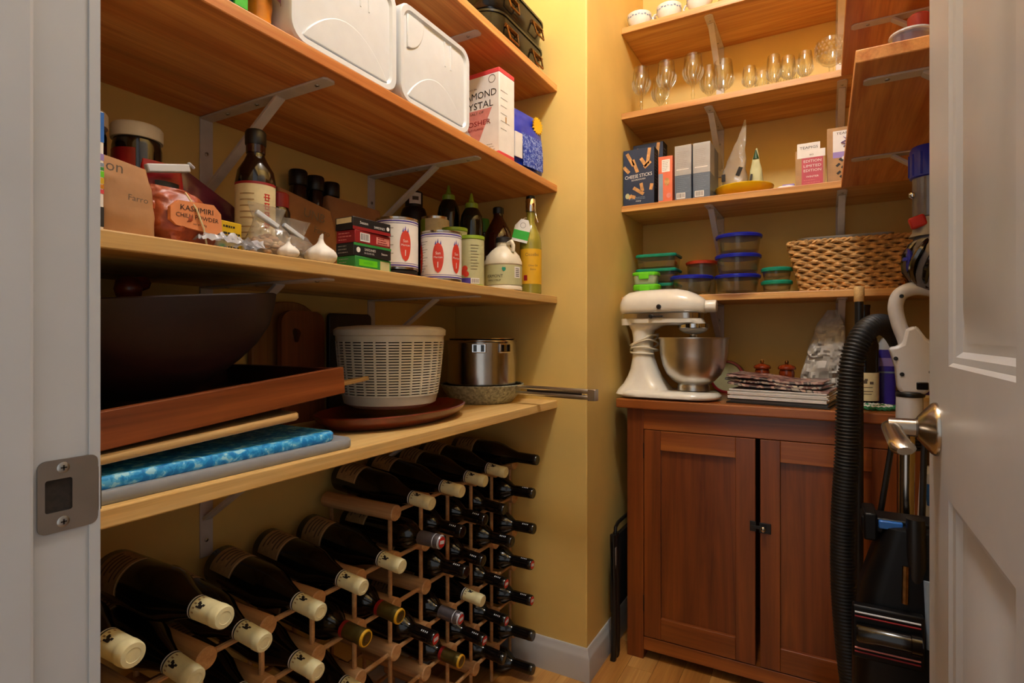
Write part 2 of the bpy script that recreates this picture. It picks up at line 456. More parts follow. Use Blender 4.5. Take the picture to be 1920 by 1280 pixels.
# door frame: strike jamb with stop
jb = MB('trim_white').box(-.577, -.555, .095, .247, 0, 2.07)
jo = struct('trim_1', jb, smooth=0, bevel=.0025)
struct('trim_stop', MB('trim_white').box(-.555, -.543, .13, .197, 0, 2.05), parent=jo, smooth=0, bevel=.003)
struct('trim_bead', MB('trim_white').box(-.555, -.5535, .2385, .2475, 0, 2.05), parent=jo, smooth=0, bevel=.0007)
j2 = struct('trim_2', MB('trim_white').box(.166, .188, .095, .247, 0, 2.07), smooth=0, bevel=.0025)
struct('trim_3', MB('trim_white').box(-.555, .166, .095, .247, 2.05, 2.07), smooth=0)
# strike plate on the jamb (child parts: plate with opening, screws)
sp = thing('strike_plate', 'brushed steel strike plate with square latch hole on the white door jamb', 'strike plate', (-.5546, .2228, .928))
m = MB('strike_steel')
def ringyz(y0, y1, z0, z1, r, X, n=4):
    return [(X, a, b) for a, b, _ in rr(y1 - y0, z1 - z0, r, 0, n, (y0 + y1) / 2, (z0 + z1) / 2)]
o_, i_ = (-.0205, .0225, -.0305, .0295, .006), (-.0155, .0035, -.0135, .0135, .002)
m.loft([ringyz(*o_, 0), ringyz(*o_, .0014), ringyz(*i_, .0014), ringyz(*i_, -.0002)], closed=True)
m.build('faceplate', sp)
m = MB('hole_shade').loft([ringyz(*i_, .0002), ringyz(-.014, .0025, -.012, .012, .002, .0001)], False, True); m.build('latch_hole_shade', sp)  # shallow dark patch painted for the shade of a deep recess
for zz in (-.0225, .0225):
    s_ = MB('screw'); s_.M = Matrix.Translation((.0012, -.003, zz)) @ Matrix.Rotation(R(90), 4, 'Y')
    s_.lathe([(.0046, 0), (.0046, .0006), (.003, .0013)], 14)
    s_.use('hole_shade'); s_.box(-.0022, .0022, -.0006, .0006, .0012, .0015); s_.box(-.0006, .0006, -.0022, .0022, .0012, .0015)
    s_.build('screw', sp)
lp = MB('strike_steel').prism([(.0226, 0), (.0226, .0014), (.0262, -.001), (.0275, -.005), (.0265, -.0055), (.025, -.0015)], -.02, .018, 'Z')
lp.v = [(b, a, c) for a, b, c in lp.v]; lp.build('lip', sp)

# the open panelled door
DX = .126
dr = struct('door_1', MB('door_white').box(DX + .012, DX + .035, .185, .943, .012, 2.03), smooth=0)
def dbox(name, y0, y1, z0, z1): MB('door_white').box(DX, DX + .0125, y0, y1, z0, z1).build(name, dr, smooth=0)
ZR = [(.012, .2), (.87, 1.025), (1.75, 1.85), (1.96, 2.03)]; YS = [(.185, .285), (.465, .55), (.81, .943)]
for a, b in YS: dbox('stile', a, b, .012, 2.03)
for a, b in ZR:
    for c, d in ((.285, .465), (.55, .81)): dbox('rail', c, d, a, b)
for (c, d) in ((.285, .465), (.55, .81)):
    for (a, b) in ((.2, .87), (1.025, 1.75), (1.85, 1.96)):
        m = MB('door_white'); rs = []
        for ins, dep in ((0, 0), (.004, .0035), (.011, .005), (.017, .0105), (.027, .0112), (.06, .0035), (.063, .0025)):
            ins = min(ins, .05 if b - a < .2 else 1)
            rs.append([(DX + dep, c + ins, a + ins), (DX + dep, d - ins, a + ins), (DX + dep, d - ins, b - ins), (DX + dep, c + ins, b - ins)])
        m.loft(rs, False, True); m.build('door_panel', dr, smooth=25)
h = MB('nickel'); h.M = Matrix.Translation((DX, .885, .941)) @ Matrix.Rotation(R(-90), 4, 'Y')
h.lathe([(.034, 0), (.034, .003), (.032, .006), (.024, .013), (.0155, .02), (.0135, .021)], 32)
h.use('nickel_dark').lathe([(.0125, .02), (.0125, .023)], 20); h.use('nickel').lathe([(.0115, .022), (.0115, .052)], 20)
hr = h.build('door_handle', dr)
lv = MB('nickel'); lv.tube([(.083, .897, .941), (.079, .888, .941), (.077, .872, .94), (.077, .845, .937), (.079, .815, .932), (.081, .794, .928), (.082, .787, .926)],
    [.009, .0125, .0115, .0115, .0125, .0135, .008], 14, flatten=.62)
lv.build('lever', hr)

# ============================================================ SHELVES with brackets
def bracket(parent, L, drop, strut_in, strut_dn, ang, pos, w=.028):
    """steel angle bracket: arm along local +X under the board, leg down the wall at x=0"""
    mt = Matrix.Translation(pos) @ Matrix.Rotation(ang, 4, 'Z')
    b = MB('metal_grey'); b.M = mt; t = .004
    arm = [(0, -w / 2), (L - .006, -w / 2), (L, -w / 2 + .006), (L, w / 2 - .006), (L - .006, w / 2), (0, w / 2)]
    b.prism(arm, -t, 0, 'Z'); b.box(0, t, -w / 2, w / 2, -drop, -t)
    ux, uz = strut_in, -t; lx, lz = t, -strut_dn; d = Vector((lx - ux, 0, lz - uz)); n = Vector((-d.z, 0, d.x)).normalized() * .0035
    sw = w * .36
    vs_ = [(ux + s * n.x, y, uz + s * n.z) for y in (-sw, sw) for s in (1, -1)] + [(lx + s * n.x, y, lz + s * n.z) for y in (-sw, sw) for s in (1, -1)]
    b.add(vs_, [(0, 1, 3, 2), (4, 6, 7, 5), (0, 4, 5, 1), (2, 3, 7, 6), (0, 2, 6, 4), (1, 5, 7, 3)])
    bo = b.build('bracket', parent, smooth=0, bevel=.0012)
    for (x_, z_, dn) in ((L - .035, -t, 1), (L * .45, -t, 1), (L * .2, -t, 1), (t, -drop * .32, 0), (t, -drop * .85, 0)):
        s_ = MB('screw'); s_.M = mt @ Matrix.Translation((x_, 0, z_)) @ Matrix.Rotation(R(180) if dn else R(90), 4, 'Y')
        s_.lathe([(.0045, 0), (.004, .0012), (.002, .002)], 10); s_.use('hole_shade').box(-.003, .003, -.0005, .0005, .0018, .0022)
        s_.build('screw', bo)
def shelf(name, label, x0, x1, y0, y1, z0, z1, mat, group, brs, cat='shelf'):
    s = thing(name, label, cat, (0, 0, 0), group=group)
    a, b = random.random() * 4, random.random() * 4
    MB(mat).box(x0 - a, x1 - a, y0 - b, y1 - b, z0, z1).build('board', s, smooth=0, bevel=.002, loc=(a, b, 0))
    for br in brs: bracket(s, *br)
    return s
G1, G2, G3 = 'shelves on the left wall', 'shelves on the back wall', 'shelves on the right wall'
lb = lambda z, ys=(.70, 1.187): [(.37, .235, .235, .155, 0, (XL, y, z)) for y in ys]
shelf('wall_shelf', 'lowest pale pine shelf on the left wall, holding bowl, boards and pots', XL, -.737, .25, YJ, .833, .857, 'pine_pale', G1, lb(.833))
shelf('wall_shelf', 'pale pine shelf on the left wall, holding tomato cans and bottles', XL, -.737, .25, YJ, 1.163, 1.186, 'pine_pale', G1, lb(1.163))
shelf('wall_shelf', 'orange pine shelf on the left wall, holding white bins and salt box', XL, -.737, .25, YJ, 1.516, 1.538, 'pine_shelf', G1, lb(1.516))
shelf('wall_shelf', 'topmost visible orange pine shelf on left wall, holding black pans', XL, -.737, .25, YJ, 1.834, 1.856, 'pine_shelf', G1, lb(1.834))
bb = lambda z: [(.255, .18, .2, .15, R(-90), (x_, YB, z)) for x_ in (-.342, .049)]
YF = 1.937
shelf('wall_shelf', 'back wall shelf holding wicker basket and lidded food containers', XJ, XR, YF, YB, 1.178, 1.2, 'pine_shelf_x', G2, bb(1.178))
shelf('wall_shelf', 'back wall shelf holding cracker boxes and the yellow plate', XJ, .33, YF, YB, 1.506, 1.528, 'pine_shelf_x', G2, bb(1.506))
shelf('wall_shelf', 'back wall shelf holding the crystal glasses', XJ, .33, YF, YB, 1.84, 1.862, 'pine_shelf_x', G2, bb(1.84))
shelf('wall_shelf', 'top back wall shelf holding white cups', XJ, .33, YF, YB, 2.148, 2.17, 'pine_shelf_x', G2, bb(2.148))
rb = lambda z: [(.285, .2, .2, .15, R(180), (XR, y, z)) for y in (1.15, 1.64)]
shelf('wall_shelf', 'lower pine shelf on right wall beside the door, holding red-capped jar', .045, XR, 1.067, YF - .001, 1.506, 1.528, 'pine_shelf', G3, rb(1.506))
shelf('wall_shelf', 'upper pine shelf on right wall above the red-capped jar', .045, XR, 1.067, YF - .001, 1.84, 1.862, 'pine_shelf', G3, rb(1.84))

# ceiling lamp of the pantry (the room's own light)
cl = thing('ceiling_lamp', 'round ceiling lamp with glowing glass globe in the pantry', 'lamp', (LAMP_POS[0], LAMP_POS[1], 2.75))
MB('metal_grey').lathe([(.075, -.001), (.075, -.02), (.05, -.035)], 24).build('lamp_base', cl)
g = MB('lamp_glow'); g.lathe([(.045, -.036), (.07, -.06), (.085, -.1), (.087, -.13), (.075, -.17), (.045, -.2), (.0, -.212)], 24); g.build('globe', cl)

# ============================================================ LEFT SHELVES: CONTENTS
ZA, ZB, ZC, ZD = .857, 1.186, 1.538, 1.856
FX = R(90)      # turn a thing so that its front (-Y) faces the room (+X)
def carton(mb, w, d, h): return mb.box(-w / 2, w / 2, -d / 2, d / 2, 0, h)
def barcode(mb, x, z, w, h, y, seed=1):
    rnd = random.Random(seed); mb.use('white_paper').box(x, x + w, y - .0002, y, z, z + h); mb.use('ink'); q = x + w * .08
    while q < x + w * .88:
        a = w * (.02 + .04 * rnd.random()); mb.box(q, q + a, y - .0004, y - .0002, z + h * .15, z + h * .9); q += a + w * (.03 + .04 * rnd.random())
def lines(mb, x0, x1, z0, z1, n, y, mat, seed=1, th=.0008):
    """rows of fine print"""
    rnd = random.Random(seed); mb.use(mat)
    for k in range(n):
        z = z1 - (z1 - z0) * k / max(1, n - 1); w = (x1 - x0) * (.55 + .45 * rnd.random()); q = x0
        while q < x0 + w:
            a = .002 + .006 * rnd.random(); mb.box(q, min(q + a, x0 + w), y - .0002, y, z - th, z + th); q += a + .0014

# --- top shelf: two stacked black pans with bail handles
def black_pan(label, z, w, d, hgt):
    t = thing('roasting_pan', label, 'pan', (-.925, 1.425, z), FX, 'black pans on the top shelf')
    b = MB('enamel_black')
    b.loft([rr(w * .80, d * .80, .05, 0, 6), rr(w * .88, d * .88, .06, .004, 6), rr(w * .94, d * .93, .06, .018, 6), rr(w * .97, d * .96, .06, hgt * .6, 6), rr(w * .985, d * .98, .06, hgt - .006, 6),
            rr(w, d, .06, hgt - .006, 6), rr(w, d, .06, hgt, 6), rr(w * .93, d * .93, .055, hgt, 6), rr(w * .9, d * .9, .055, .02, 6)])
    b.build('body', t)
    for hx in (-.07, .085):
        y = -d * .48 - .001
        hd = MB('bronze'); pts = [(hx - .03, y - .004, hgt * .68), (hx - .024, y - .012, hgt * .3), (hx + .024, y - .012, hgt * .3), (hx + .03, y - .004, hgt * .68)]
        hd.tube(pts, .003, 8); ho = hd.build('bail_handle', t)
        p = MB('bronze'); p.box(hx - .034, hx + .034, y - .003, y + .003, hgt * .64, hgt * .76)
        p.tube([(hx - .034, y - .004, hgt * .7), (hx + .034, y - .004, hgt * .7)], .003, 8); p.build('hinge_plate', ho)
black_pan('lower of two black roasting pans with bronze bail handles on top left shelf', ZD, .325, .33, .088)
black_pan('upper of two stacked black roasting pans, cut off by the frame', ZD + .0885, .33, .335, .085)

# --- third shelf: snack bags, white bins, salt box, blue bag
bg = MB('bag_teal'); bag(bg, [(0, .06, .05, 0, 0), (.05, .07, .06, 0, 0), (.2, .07, .05, 0, 0), (.24, .07, .006, 0, 0)], seed=2)
t = thing('snack_bag', 'green snack bag at the left end of the white-bin shelf', 'bag', (-.79, .50, ZC), FX); bg.build('pouch', t)
st = MB('bag_green'); st.box(.012, .034, -.0332, -.029, .012, .21); st.build('green_panel', t, bevel=.001)
bg = MB('bag_orange'); bag(bg, [(0, .035, .05, 0, 0), (.05, .04, .06, 0, 0), (.2, .04, .05, 0, 0), (.24, .04, .006, 0, 0)], seed=5)
t = thing('snack_bag', 'orange snack bag between green bag and first white bin', 'bag', (-.79, .568, ZC), FX); bg.build('pouch', t)
MB('bag_maroon').patch(.014, 200, 340, .05, .08, c=(.012, -.026)).build('print_spot', t)
def white_bin(label, y, w):
    """moulded plastic bin stood on its long side, base towards the room"""
    hgt, dep = .205, .14
    t = thing('plastic_bin', label, 'bin', (-.742 - dep / 2, y, ZC), FX, 'white plastic bins stood on edge')
    b = MB('white_plastic'); cz = hgt / 2
    def ring(wf, hf, r, yy): return [(p[0], yy, p[1] + cz) for p in [(q[0], q[1]) for q in rr(wf, hf, r, 0, 6)]]
    y0 = -dep / 2
    b.loft([ring(w - .03, hgt - .03, .03, dep / 2), ring(w - .012, hgt - .012, .03, y0 + .05), ring(w, hgt, .032, y0 + .045), ring(w, hgt, .032, y0 + .004), ring(w - .006, hgt - .006, .03, y0),
            ring(w - .026, hgt - .024, .024, y0 + .001), ring(w - .034, hgt - .032, .022, y0 + .006), ring(w * .6, hgt * .55, .03, y0 + .004), ring(w * .2, hgt * .2, .01, y0 + .003)])
    b.build('shell', t)
    a = MB('white_plastic'); n = 20
    pts = [(w * (-.40 + .8 * i / n), .016 + .068 * math.sin(PI * i / n) ** .8) for i in range(n + 1)]
    a.prism(pts, y0 + .002, y0 + .0125, 'Y'); a.build('arched_foot', t, bevel=.002)
    a = MB('white_plastic'); pts = [(-w * .40, hgt - .02), (-w * .40, hgt - .09)] + [(-w * .40 + .055 * math.sin(q * PI / 20), hgt - .02 - .07 * math.cos(q * PI / 20)) for q in range(1, 11)]
    a.prism(pts, y0 + .002, y0 + .0115, 'Y'); a.build('corner_boss', t, bevel=.002)
    for dx in (.03, .052):
        MB('white_plastic').tube([(w * .0 + dx, y0 + .006, hgt - .02), (w * .0 + dx, y0 + .004, hgt - .075)], [.004, .002], 8).build('rib', t)
white_bin('white plastic bin on edge, left one, next to orange snack bag', .725, .255)
white_bin('white plastic bin on edge, right one, next to the salt box', .987, .252)

t = thing('salt_box', 'white and red box of kosher salt beside the white bins', 'box', (-.815, 1.292, ZC), R(-3))
w, d, hgt = .15, .075, .229
b = MB('white_paper'); carton(b, w, d, hgt - .012); b.use('salt_red').box(-w / 2, w / 2, -d / 2, d / 2, hgt - .012, hgt); b.box(-w / 2 - .0002, w / 2 + .0002, -d / 2 - .0002, d / 2, 0, .01)
b.build('carton', t, bevel=.0015)
y = -d / 2 - .0003
p = MB('salt_pink'); p.add([(-.055, y, .128), (.052, y, .128), (.003, y, .028)], [(0, 1, 2)])
p.use('ink'); p.text('DIAMOND', .026, .004, .158, y - .0002, .125); p.text('CRYSTAL', .026, -.003, .131, y - .0002, .118)
p.use('ink_soft'); p.text('THE SALT OF', .009, -.01, .117, y - .0003, .07); p.text('SINCE 1886', .006, -.012, .184, y - .0002)
p.use('box_red'); p.text('KOSHER', .019, .004, .086, y - .0003, .088); p.text('SALT FLAKES', .008, -.004, .074, y - .0003, .055)
p.use('ink_soft').loft([[(.052 + .011 * math.cos(a), y, .203 + .011 * math.sin(a)) for a in [i * PI / 12 for i in range(24)]], [(.052 + .0095 * math.cos(a), y, .203 + .0095 * math.sin(a)) for a in [i * PI / 12 for i in range(24)]]], False, False)
lines(p, .035, .062, .015, .03, 3, y, 'grey_mid', 3)
p.build('front_print', t, smooth=0)
p = MB('ink_soft'); p.M = Matrix.Rotation(R(90), 4, 'Z')
lines(p, -.03, .02, .07, .17, 6, -w / 2 - .0003, 'grey_mid', 8); p.use('cardboard').box(-.008, -.002, -w / 2 - .0004, -w / 2, .09, .106); p.build('side_print', t, smooth=0)

t = thing('food_bag', 'blue stand-up bag with yellow sun emblem beside the salt box', 'bag', (-.783, 1.443, ZC), R(82))
b = MB('bag_blue'); bag(b, [(0, .18, .06, 0, 0), (.03, .19, .066, 0, 0), (.1, .19, .055, 0, 0), (.15, .18, .022, .004, -.004), (.182, .17, .006, .008, -.004)], seed=4, amp=.005)
b.build('pouch', t)
sn = MB('sun_yellow'); cx, cz = .06, .156; pts = []
for i in range(32):
    r_ = .027 if i % 2 == 0 else .0195; pts.append((cx + r_ * math.cos(i * PI / 16), cz + r_ * math.sin(i * PI / 16)))
sn.prism(pts, -.0215, -.017, 'Y'); sn.build('sun_emblem', t, smooth=0)
pr = MB('granola'); n = 8; vs_, fs_ = [], []
for i in range(n + 1):
    for j in range(n + 1):
        u = -.04 + .1 * i / n; v = .012 + .095 * j / n
        vs_.append((u, -.0405 + .09 * (u - .01) ** 2 * 10 * .35 + .12 * max(0, v - .06), v))
for i in range(n):
    for j in range(n): q = i * (n + 1) + j; fs_.append((q, q + 1, q + n + 2, q + n + 1))
pr.add(vs_, fs_); pr.build('printed_panel', t)
MB('white_paper').box(-.075, -.04, -.037, -.0335, .03, .1).build('white_label', t)

# --- second shelf ----------------------------------------------------------
t = thing('striped_box', 'white box with rainbow stripes at the left end, beside the door jamb', 'box', (-.795, .318, ZB), FX)
b = MB('white_paper'); carton(b, .05, .07, .145); b.build('carton', t, bevel=.001)
p = MB('ink'); y = -.0353
for z0, z1, c in ((.108, .144, 'vac_blue'), (.086, .094, 'lilac'), (.079, .083, 'box_bluegrey'), (.074, .078, 'box_green'), (.066, .073, 'lime_lid'), (.058, .065, 'yellow_box'), (.052, .057, 'bag_orange'), (.046, .051, 'salt_red'), (.006, .03, 'ink')):
    p.use(c).box(-.0251, .0252, y, y + .002, z0, z1)
p.build('stripes', t, smooth=0)
def lid_jar(label, y):
    t = thing('spice_jar', label, 'jar', (-.955, y, ZB), 0, 'white-lidded jars behind the paper bag')
    MB('soy_liquid').lathe([(.03, 0), (.034, .004), (.034, .172), (.031, .186)], 28).build('glass', t)
    MB('bag_red').patch(.0344, 240, 330, .1, .165).build('label', t)
    MB('ivory_plastic').lathe([(.0355, .184), (.036, .186), (.036, .203), (.033, .207), (0, .207)], 32).build('lid', t)
lid_jar('white-lidded jar behind the paper bag, nearer the door jamb', .398)
lid_jar('white-lidded jar behind the paper bag, with red in view', .478)

def paper_bag(name, label, loc, rz, w, h, d, mat, words, lean=0.0, slant=0.0, words_z=None):
    t = thing(name, label, 'paper bag', loc, rz)
    b = MB(mat); bag(b, [(0, w, d, 0, 0), (h * .3, w * 1.0, d, 0, lean * .3), (h * .7, w * .98, d * .75, 0, lean * .7), (h, w * .96, d * .35, 0, lean)], n=40, e=7, amp=.0032, fr=22, seed=len(words) + int(w * 1000))
    b.v = [(x_, y_, z_ - slant * (x_ + w / 2) * (z_ / h)) for x_, y_, z_ in b.v]
    b.build('bag', t)
    p = MB('ink_soft')
    for s_, sz, xx, zz in words:
        yy = -d / 2 * (1 if zz < h * .3 else 1 - .35 * (zz / h - .3)) - .0045 + lean * zz / h
        p.text(s_, sz, xx, zz - slant * (xx + w / 2) * zz / h, yy, rot=R(4) - slant)
    p.build('handwriting', t, smooth=0)
    return t
paper_bag('paper_bag', 'brown paper bag with handwriting at the left end of the shelf', (-.802, .377, ZB), FX, .066, .104, .066, 'kraft', [('on', .02, -.018, .08), ('Farro', .011, .008, .048)], slant=.1)
# dark coffee bag closed with a white clip
t = thing('coffee_bag', 'black and red bag closed with a white clip', 'bag', (-.862, .462, ZB), FX)
b = MB('bag_red'); bag(b, [(0, .07, .045, 0, 0), (.06, .07, .05, 0, 0), (.11, .06, .02, 0, -.004), (.13, .055, .006, 0, -.008)], seed=9); b.build('bag', t)
p = MB('box_black'); p.patch(.03, 235, 305, .03, .1, c=(0, .004)); p.build('print', t)
c_ = MB('white_plastic'); c_.obox((-.004, -.03, .118), (.062, .01, .012), (0, R(-14), 0)); c_.obox((.03, -.03, .131), (.012, .006, .004), (0, R(35), 0)); c_.build('clip', t, bevel=.002)
# maroon bag leaning
t = thing('rice_bag', 'maroon plastic bag leaning against the wall bracket', 'bag', (-.912, .566, ZB), FX)
b = MB('bag_maroon'); bag(b, [(0, .11, .03, 0, 0), (.06, .11, .034, 0, 0), (.11, .105, .02, 0, 0), (.152, .1, .004, 0, 0)], seed=12, amp=.006)
b.v = [(x_, y_, z_ - .5 * (x_ + .05) * z_ / .15) for x_, y_, z_ in b.v]; b.build('bag', t)
p = MB('label_cream'); p.obox((.0, -.0185, .058), (.05, .001, .009), (0, R(14), 0)); p.build('label', t)
# orange chilli bag with printed label
t = thing('spice_bag', 'orange bag of chilli powder tied with a rubber band', 'bag', (-.792, .452, ZB), FX)
b = MB('chili'); bag(b, [(0, .082, .042, 0, 0), (.02, .092, .05, 0, 0), (.048, .09, .042, 0, 0), (.066, .075, .024, -.004, 0), (.08, .05, .008, -.016, 0)], seed=14, amp=.009, fr=34); b.build('bag', t)
lab = MB('chili_label'); y = -.0305
lab.prism([(-.022, .024), (.034, .019), (.043, .026), (.041, .05), (.03, .061), (-.02, .058), (-.03, .048), (-.03, .031)], y - .0012, y + .006, 'Y')
lab.use('ink'); lab.text('KASHMIRI', .0105, .006, .046, y - .0016, .046); lab.text('CHILLI POWDER', .0085, .007, .036, y - .0016, .06); lab.text('net wt 100g', .004, .01, .028, y - .0016)
lab.build('label', t, smooth=0)
rb_ = MB('label_cream'); rb_.tube([(-.006, -.024, .072), (.004, -.0335, .05), (.014, -.034, .025), (.02, -.031, .003)], .0014, 6); rb_.build('rubber_band', t)
# small yellow carton
t = thing('small_carton', 'small yellow carton behind the flat plastic bag', 'box', (-.815, .535, ZB), R(98))
b = MB('yellow_box'); carton(b, .045, .02, .052); b.build('carton', t, bevel=.001)
p = MB('ink'); lines(p, -.012, .02, .012, .044, 4, -.0103, 'ink', 4, .0016); p.use('bag_green').box(-.02, -.008, -.0104, -.01, .004, .016); p.build('print', t, smooth=0)
# soy sauce bottle
t = thing('sauce_bottle', 'dark soy sauce bottle with cream label and red characters', 'bottle', (-.85, .614, ZB))
MB('soy_liquid').lathe([(.028, 0), (.0325, .004), (.0325, .135), (.029, .155), (.019, .172), (.0145, .182), (.0135, .2), (.015, .201), (.015, .207), (.0, .207)], 32).build('glass', t)
p = MB('label_cream'); p.patch(.0329, -115, 35, .018, .128, 24); p.use('box_red').patch(.0331, -115, 35, .128, .132, 24); p.build('label', t)
p = MB('red'); a0 = -4
for zz in (.107, .092, .077, .062):
    for (da, dz, wa, wz) in ((0, .005, 16, .0016), (0, .0, 20, .0016), (0, -.005, 14, .0016), (-5, 0, 3, .011), (5, .001, 3, .009)):
        p.patch(.0333, a0 + da - wa / 2, a0 + da + wa / 2, zz + dz - wz / 2, zz + dz + wz / 2, 4)
p.use('label_tan')
for zz in (.11, .1, .09, .08, .07, .055, .045, .035): p.patch(.0332, -82, -40, zz, zz + .0022, 6)
p.build('red_characters', t)
MB('amber_glass').lathe([(.0152, .186), (.0155, .189), (.0155, .2), (.013, .2)], 20).build('neck_foil', t)
MB('black_satin').lathe([(.0165, .2), (.017, .202), (.017, .222), (.014, .226), (0, .226)], 20).build('cap', t)
# crumpled clear bag lying flat
b = MB('film_pale'); vs_, fs_ = [], []; n, m_ = 22, 14
for i in range(n + 1):
    for j in range(m_ + 1):
        u, v = i / n - .5, j / m_ - .5
        z = .007 + .02 * abs(nz(u * 6, v * 6, 0, 3)) + .016 * (1 - abs(v) * 2) * (1 - abs(u) * 2)
        vs_.append((u * .105 + .006 * nz(u * 9, v * 9, 5), v * .05 + .004 * nz(v * 9, u * 9, 2), z))
for i in range(n):
    for j in range(m_): q = i * (m_ + 1) + j; fs_.append((q, q + 1, q + m_ + 2, q + m_ + 1))
b.add(vs_, fs_); off = len(vs_); b.add([(x_, y_, .0005) for x_, y_, z_ in vs_], [tuple(reversed(f)) for f in fs_])
one('plastic_bag', 'empty clear plastic bag lying flat at the shelf edge', 'plastic bag', b, (-.768, .508, ZB), FX)
# clear bags of nuts / dried mushrooms with white clips
def clip_bag(label, loc, w, mat, seed, rz=FX):
    t = thing('food_bag', label, 'bag', loc, rz)
    b = MB('film'); bag(b, [(0.0005, w, .04, 0, 0), (.02, w * 1.05, .05, 0, 0), (.045, w * .85, .035, 0, 0), (.06, w * .6, .012, -.008, -.004), (.085, w * .9, .006, -.01, -.01)], seed=seed, amp=.007, fr=40); b.build('film', t)
    rnd = random.Random(seed); g = MB(mat)
    for k in range(60):
        a = rnd.random() * 2 * PI; q = math.sqrt(rnd.random()); x_, y_ = q * w * .44 * math.cos(a), q * .016 * math.sin(a); z_ = .008 + .032 * rnd.random() * (1 - .5 * q)
        s_ = .0055 + .005 * rnd.random()
        g.lathe([(.0, -s_ * .8), (s_ * .8, -s_ * .4), (s_, 0), (s_ * .7, s_ * .5), (0, s_ * .7)], 8, (x_, y_, z_), False, False)
    o = g.build('contents', t); o['kind'] = 'stuff'
    c = MB('white_plastic'); c.obox((-.012, -.012, .062), (w * .55, .008, .008), (0, R(24), 0)); c.build('clip', t, bevel=.0015)
clip_bag('clear bag of nuts closed with a white clip in front of soy bottle', (-.795, .598, ZB), .08, 'nuts', 21)
clip_bag('clear bag of dried mushrooms with white clip beside the big garlic bulb', (-.848, .692, ZB), .085, 'mushroom', 25)
def garlic(label, loc, r_):
    t = thing('garlic_bulb', label, 'garlic', loc, 0, 'garlic bulbs on the shelf edge'); n = 30
    g = MB('garlic'); rings = []
    for v, rf in ((0, .3), (.05, .62), (.13, .85), (.24, .98), (.36, 1.0), (.47, .93), (.58, .76), (.68, .52), (.76, .34), (.85, .22), (.93, .17), (1, .15)):
        rad = r_ * rf
        rings.append([((rad * (1 + .05 * math.cos(8 * a) * (1 if v < .7 else .3))) * math.cos(a), (rad * (1 + .05 * math.cos(8 * a) * (1 if v < .7 else .3))) * math.sin(a), r_ * 1.75 * v) for a in [2 * PI * i / n for i in range(n)]])
    g.loft(rings); g.build('bulb', t, smooth=60)
    MB('garlic').tube([(0, 0, r_ * 1.6), (.002, 0, r_ * 1.9), (.004, .001, r_ * 2.05)], [r_ * .16, r_ * .12, r_ * .04], 8).build('stem', t)
garlic('large white garlic bulb at the shelf edge beside the stacked tins', (-.774, .688, ZB), .0265)
garlic('smaller garlic bulb at shelf edge in front of the nut bag', (-.757, .606, ZB), .0165)
# jar with red cap behind
t = thing('spice_jar', 'small dark jar with red cap between soy bottle and paper bag', 'jar', (-.888, .69, ZB))
MB('soy_liquid').lathe([(.018, 0), (.02, .003), (.02, .105), (.016, .115)], 20).build('glass', t)
MB('red_cap').lathe([(.0175, .113), (.0178, .115), (.0178, .138), (.015, .141), (0, .141)], 20).build('cap', t)
paper_bag('paper_bag', 'brown paper bag marked in pen, behind the dried mushrooms', (-.955, .81, ZB), R(84), .135, .178, .06, 'kraft_dark', [('UNB', .026, .004, .13), ('Farro', .018, .02, .1)], lean=.012, slant=.22)
paper_bag('paper_bag', 'folded brown paper bag behind the first tomato can', (-.995, .99, ZB), R(84), .165, .2, .062, 'kraft_dark', [], lean=.01, slant=.05)
for k, (yy, zt, lb_) in enumerate(((.902, .268, 'nearest the soy bottle'), (.953, .266, 'the middle one'), (1.003, .262, 'farthest from the soy bottle'))):
    t = thing('spice_bottle', 'tall bottle with black cap behind the paper bags, ' + lb_, 'bottle', (-1.092, yy, ZB), 0, 'black-capped bottles at the back')
    MB('soy_liquid').lathe([(.021, 0), (.023, .003), (.023, zt - .06), (.018, zt - .035)], 20).build('glass', t)
    MB('black_satin').lathe([(.0205, zt - .036), (.0215, zt - .034), (.0215, zt - .004), (.019, zt), (0, zt)], 20).build('cap', t)
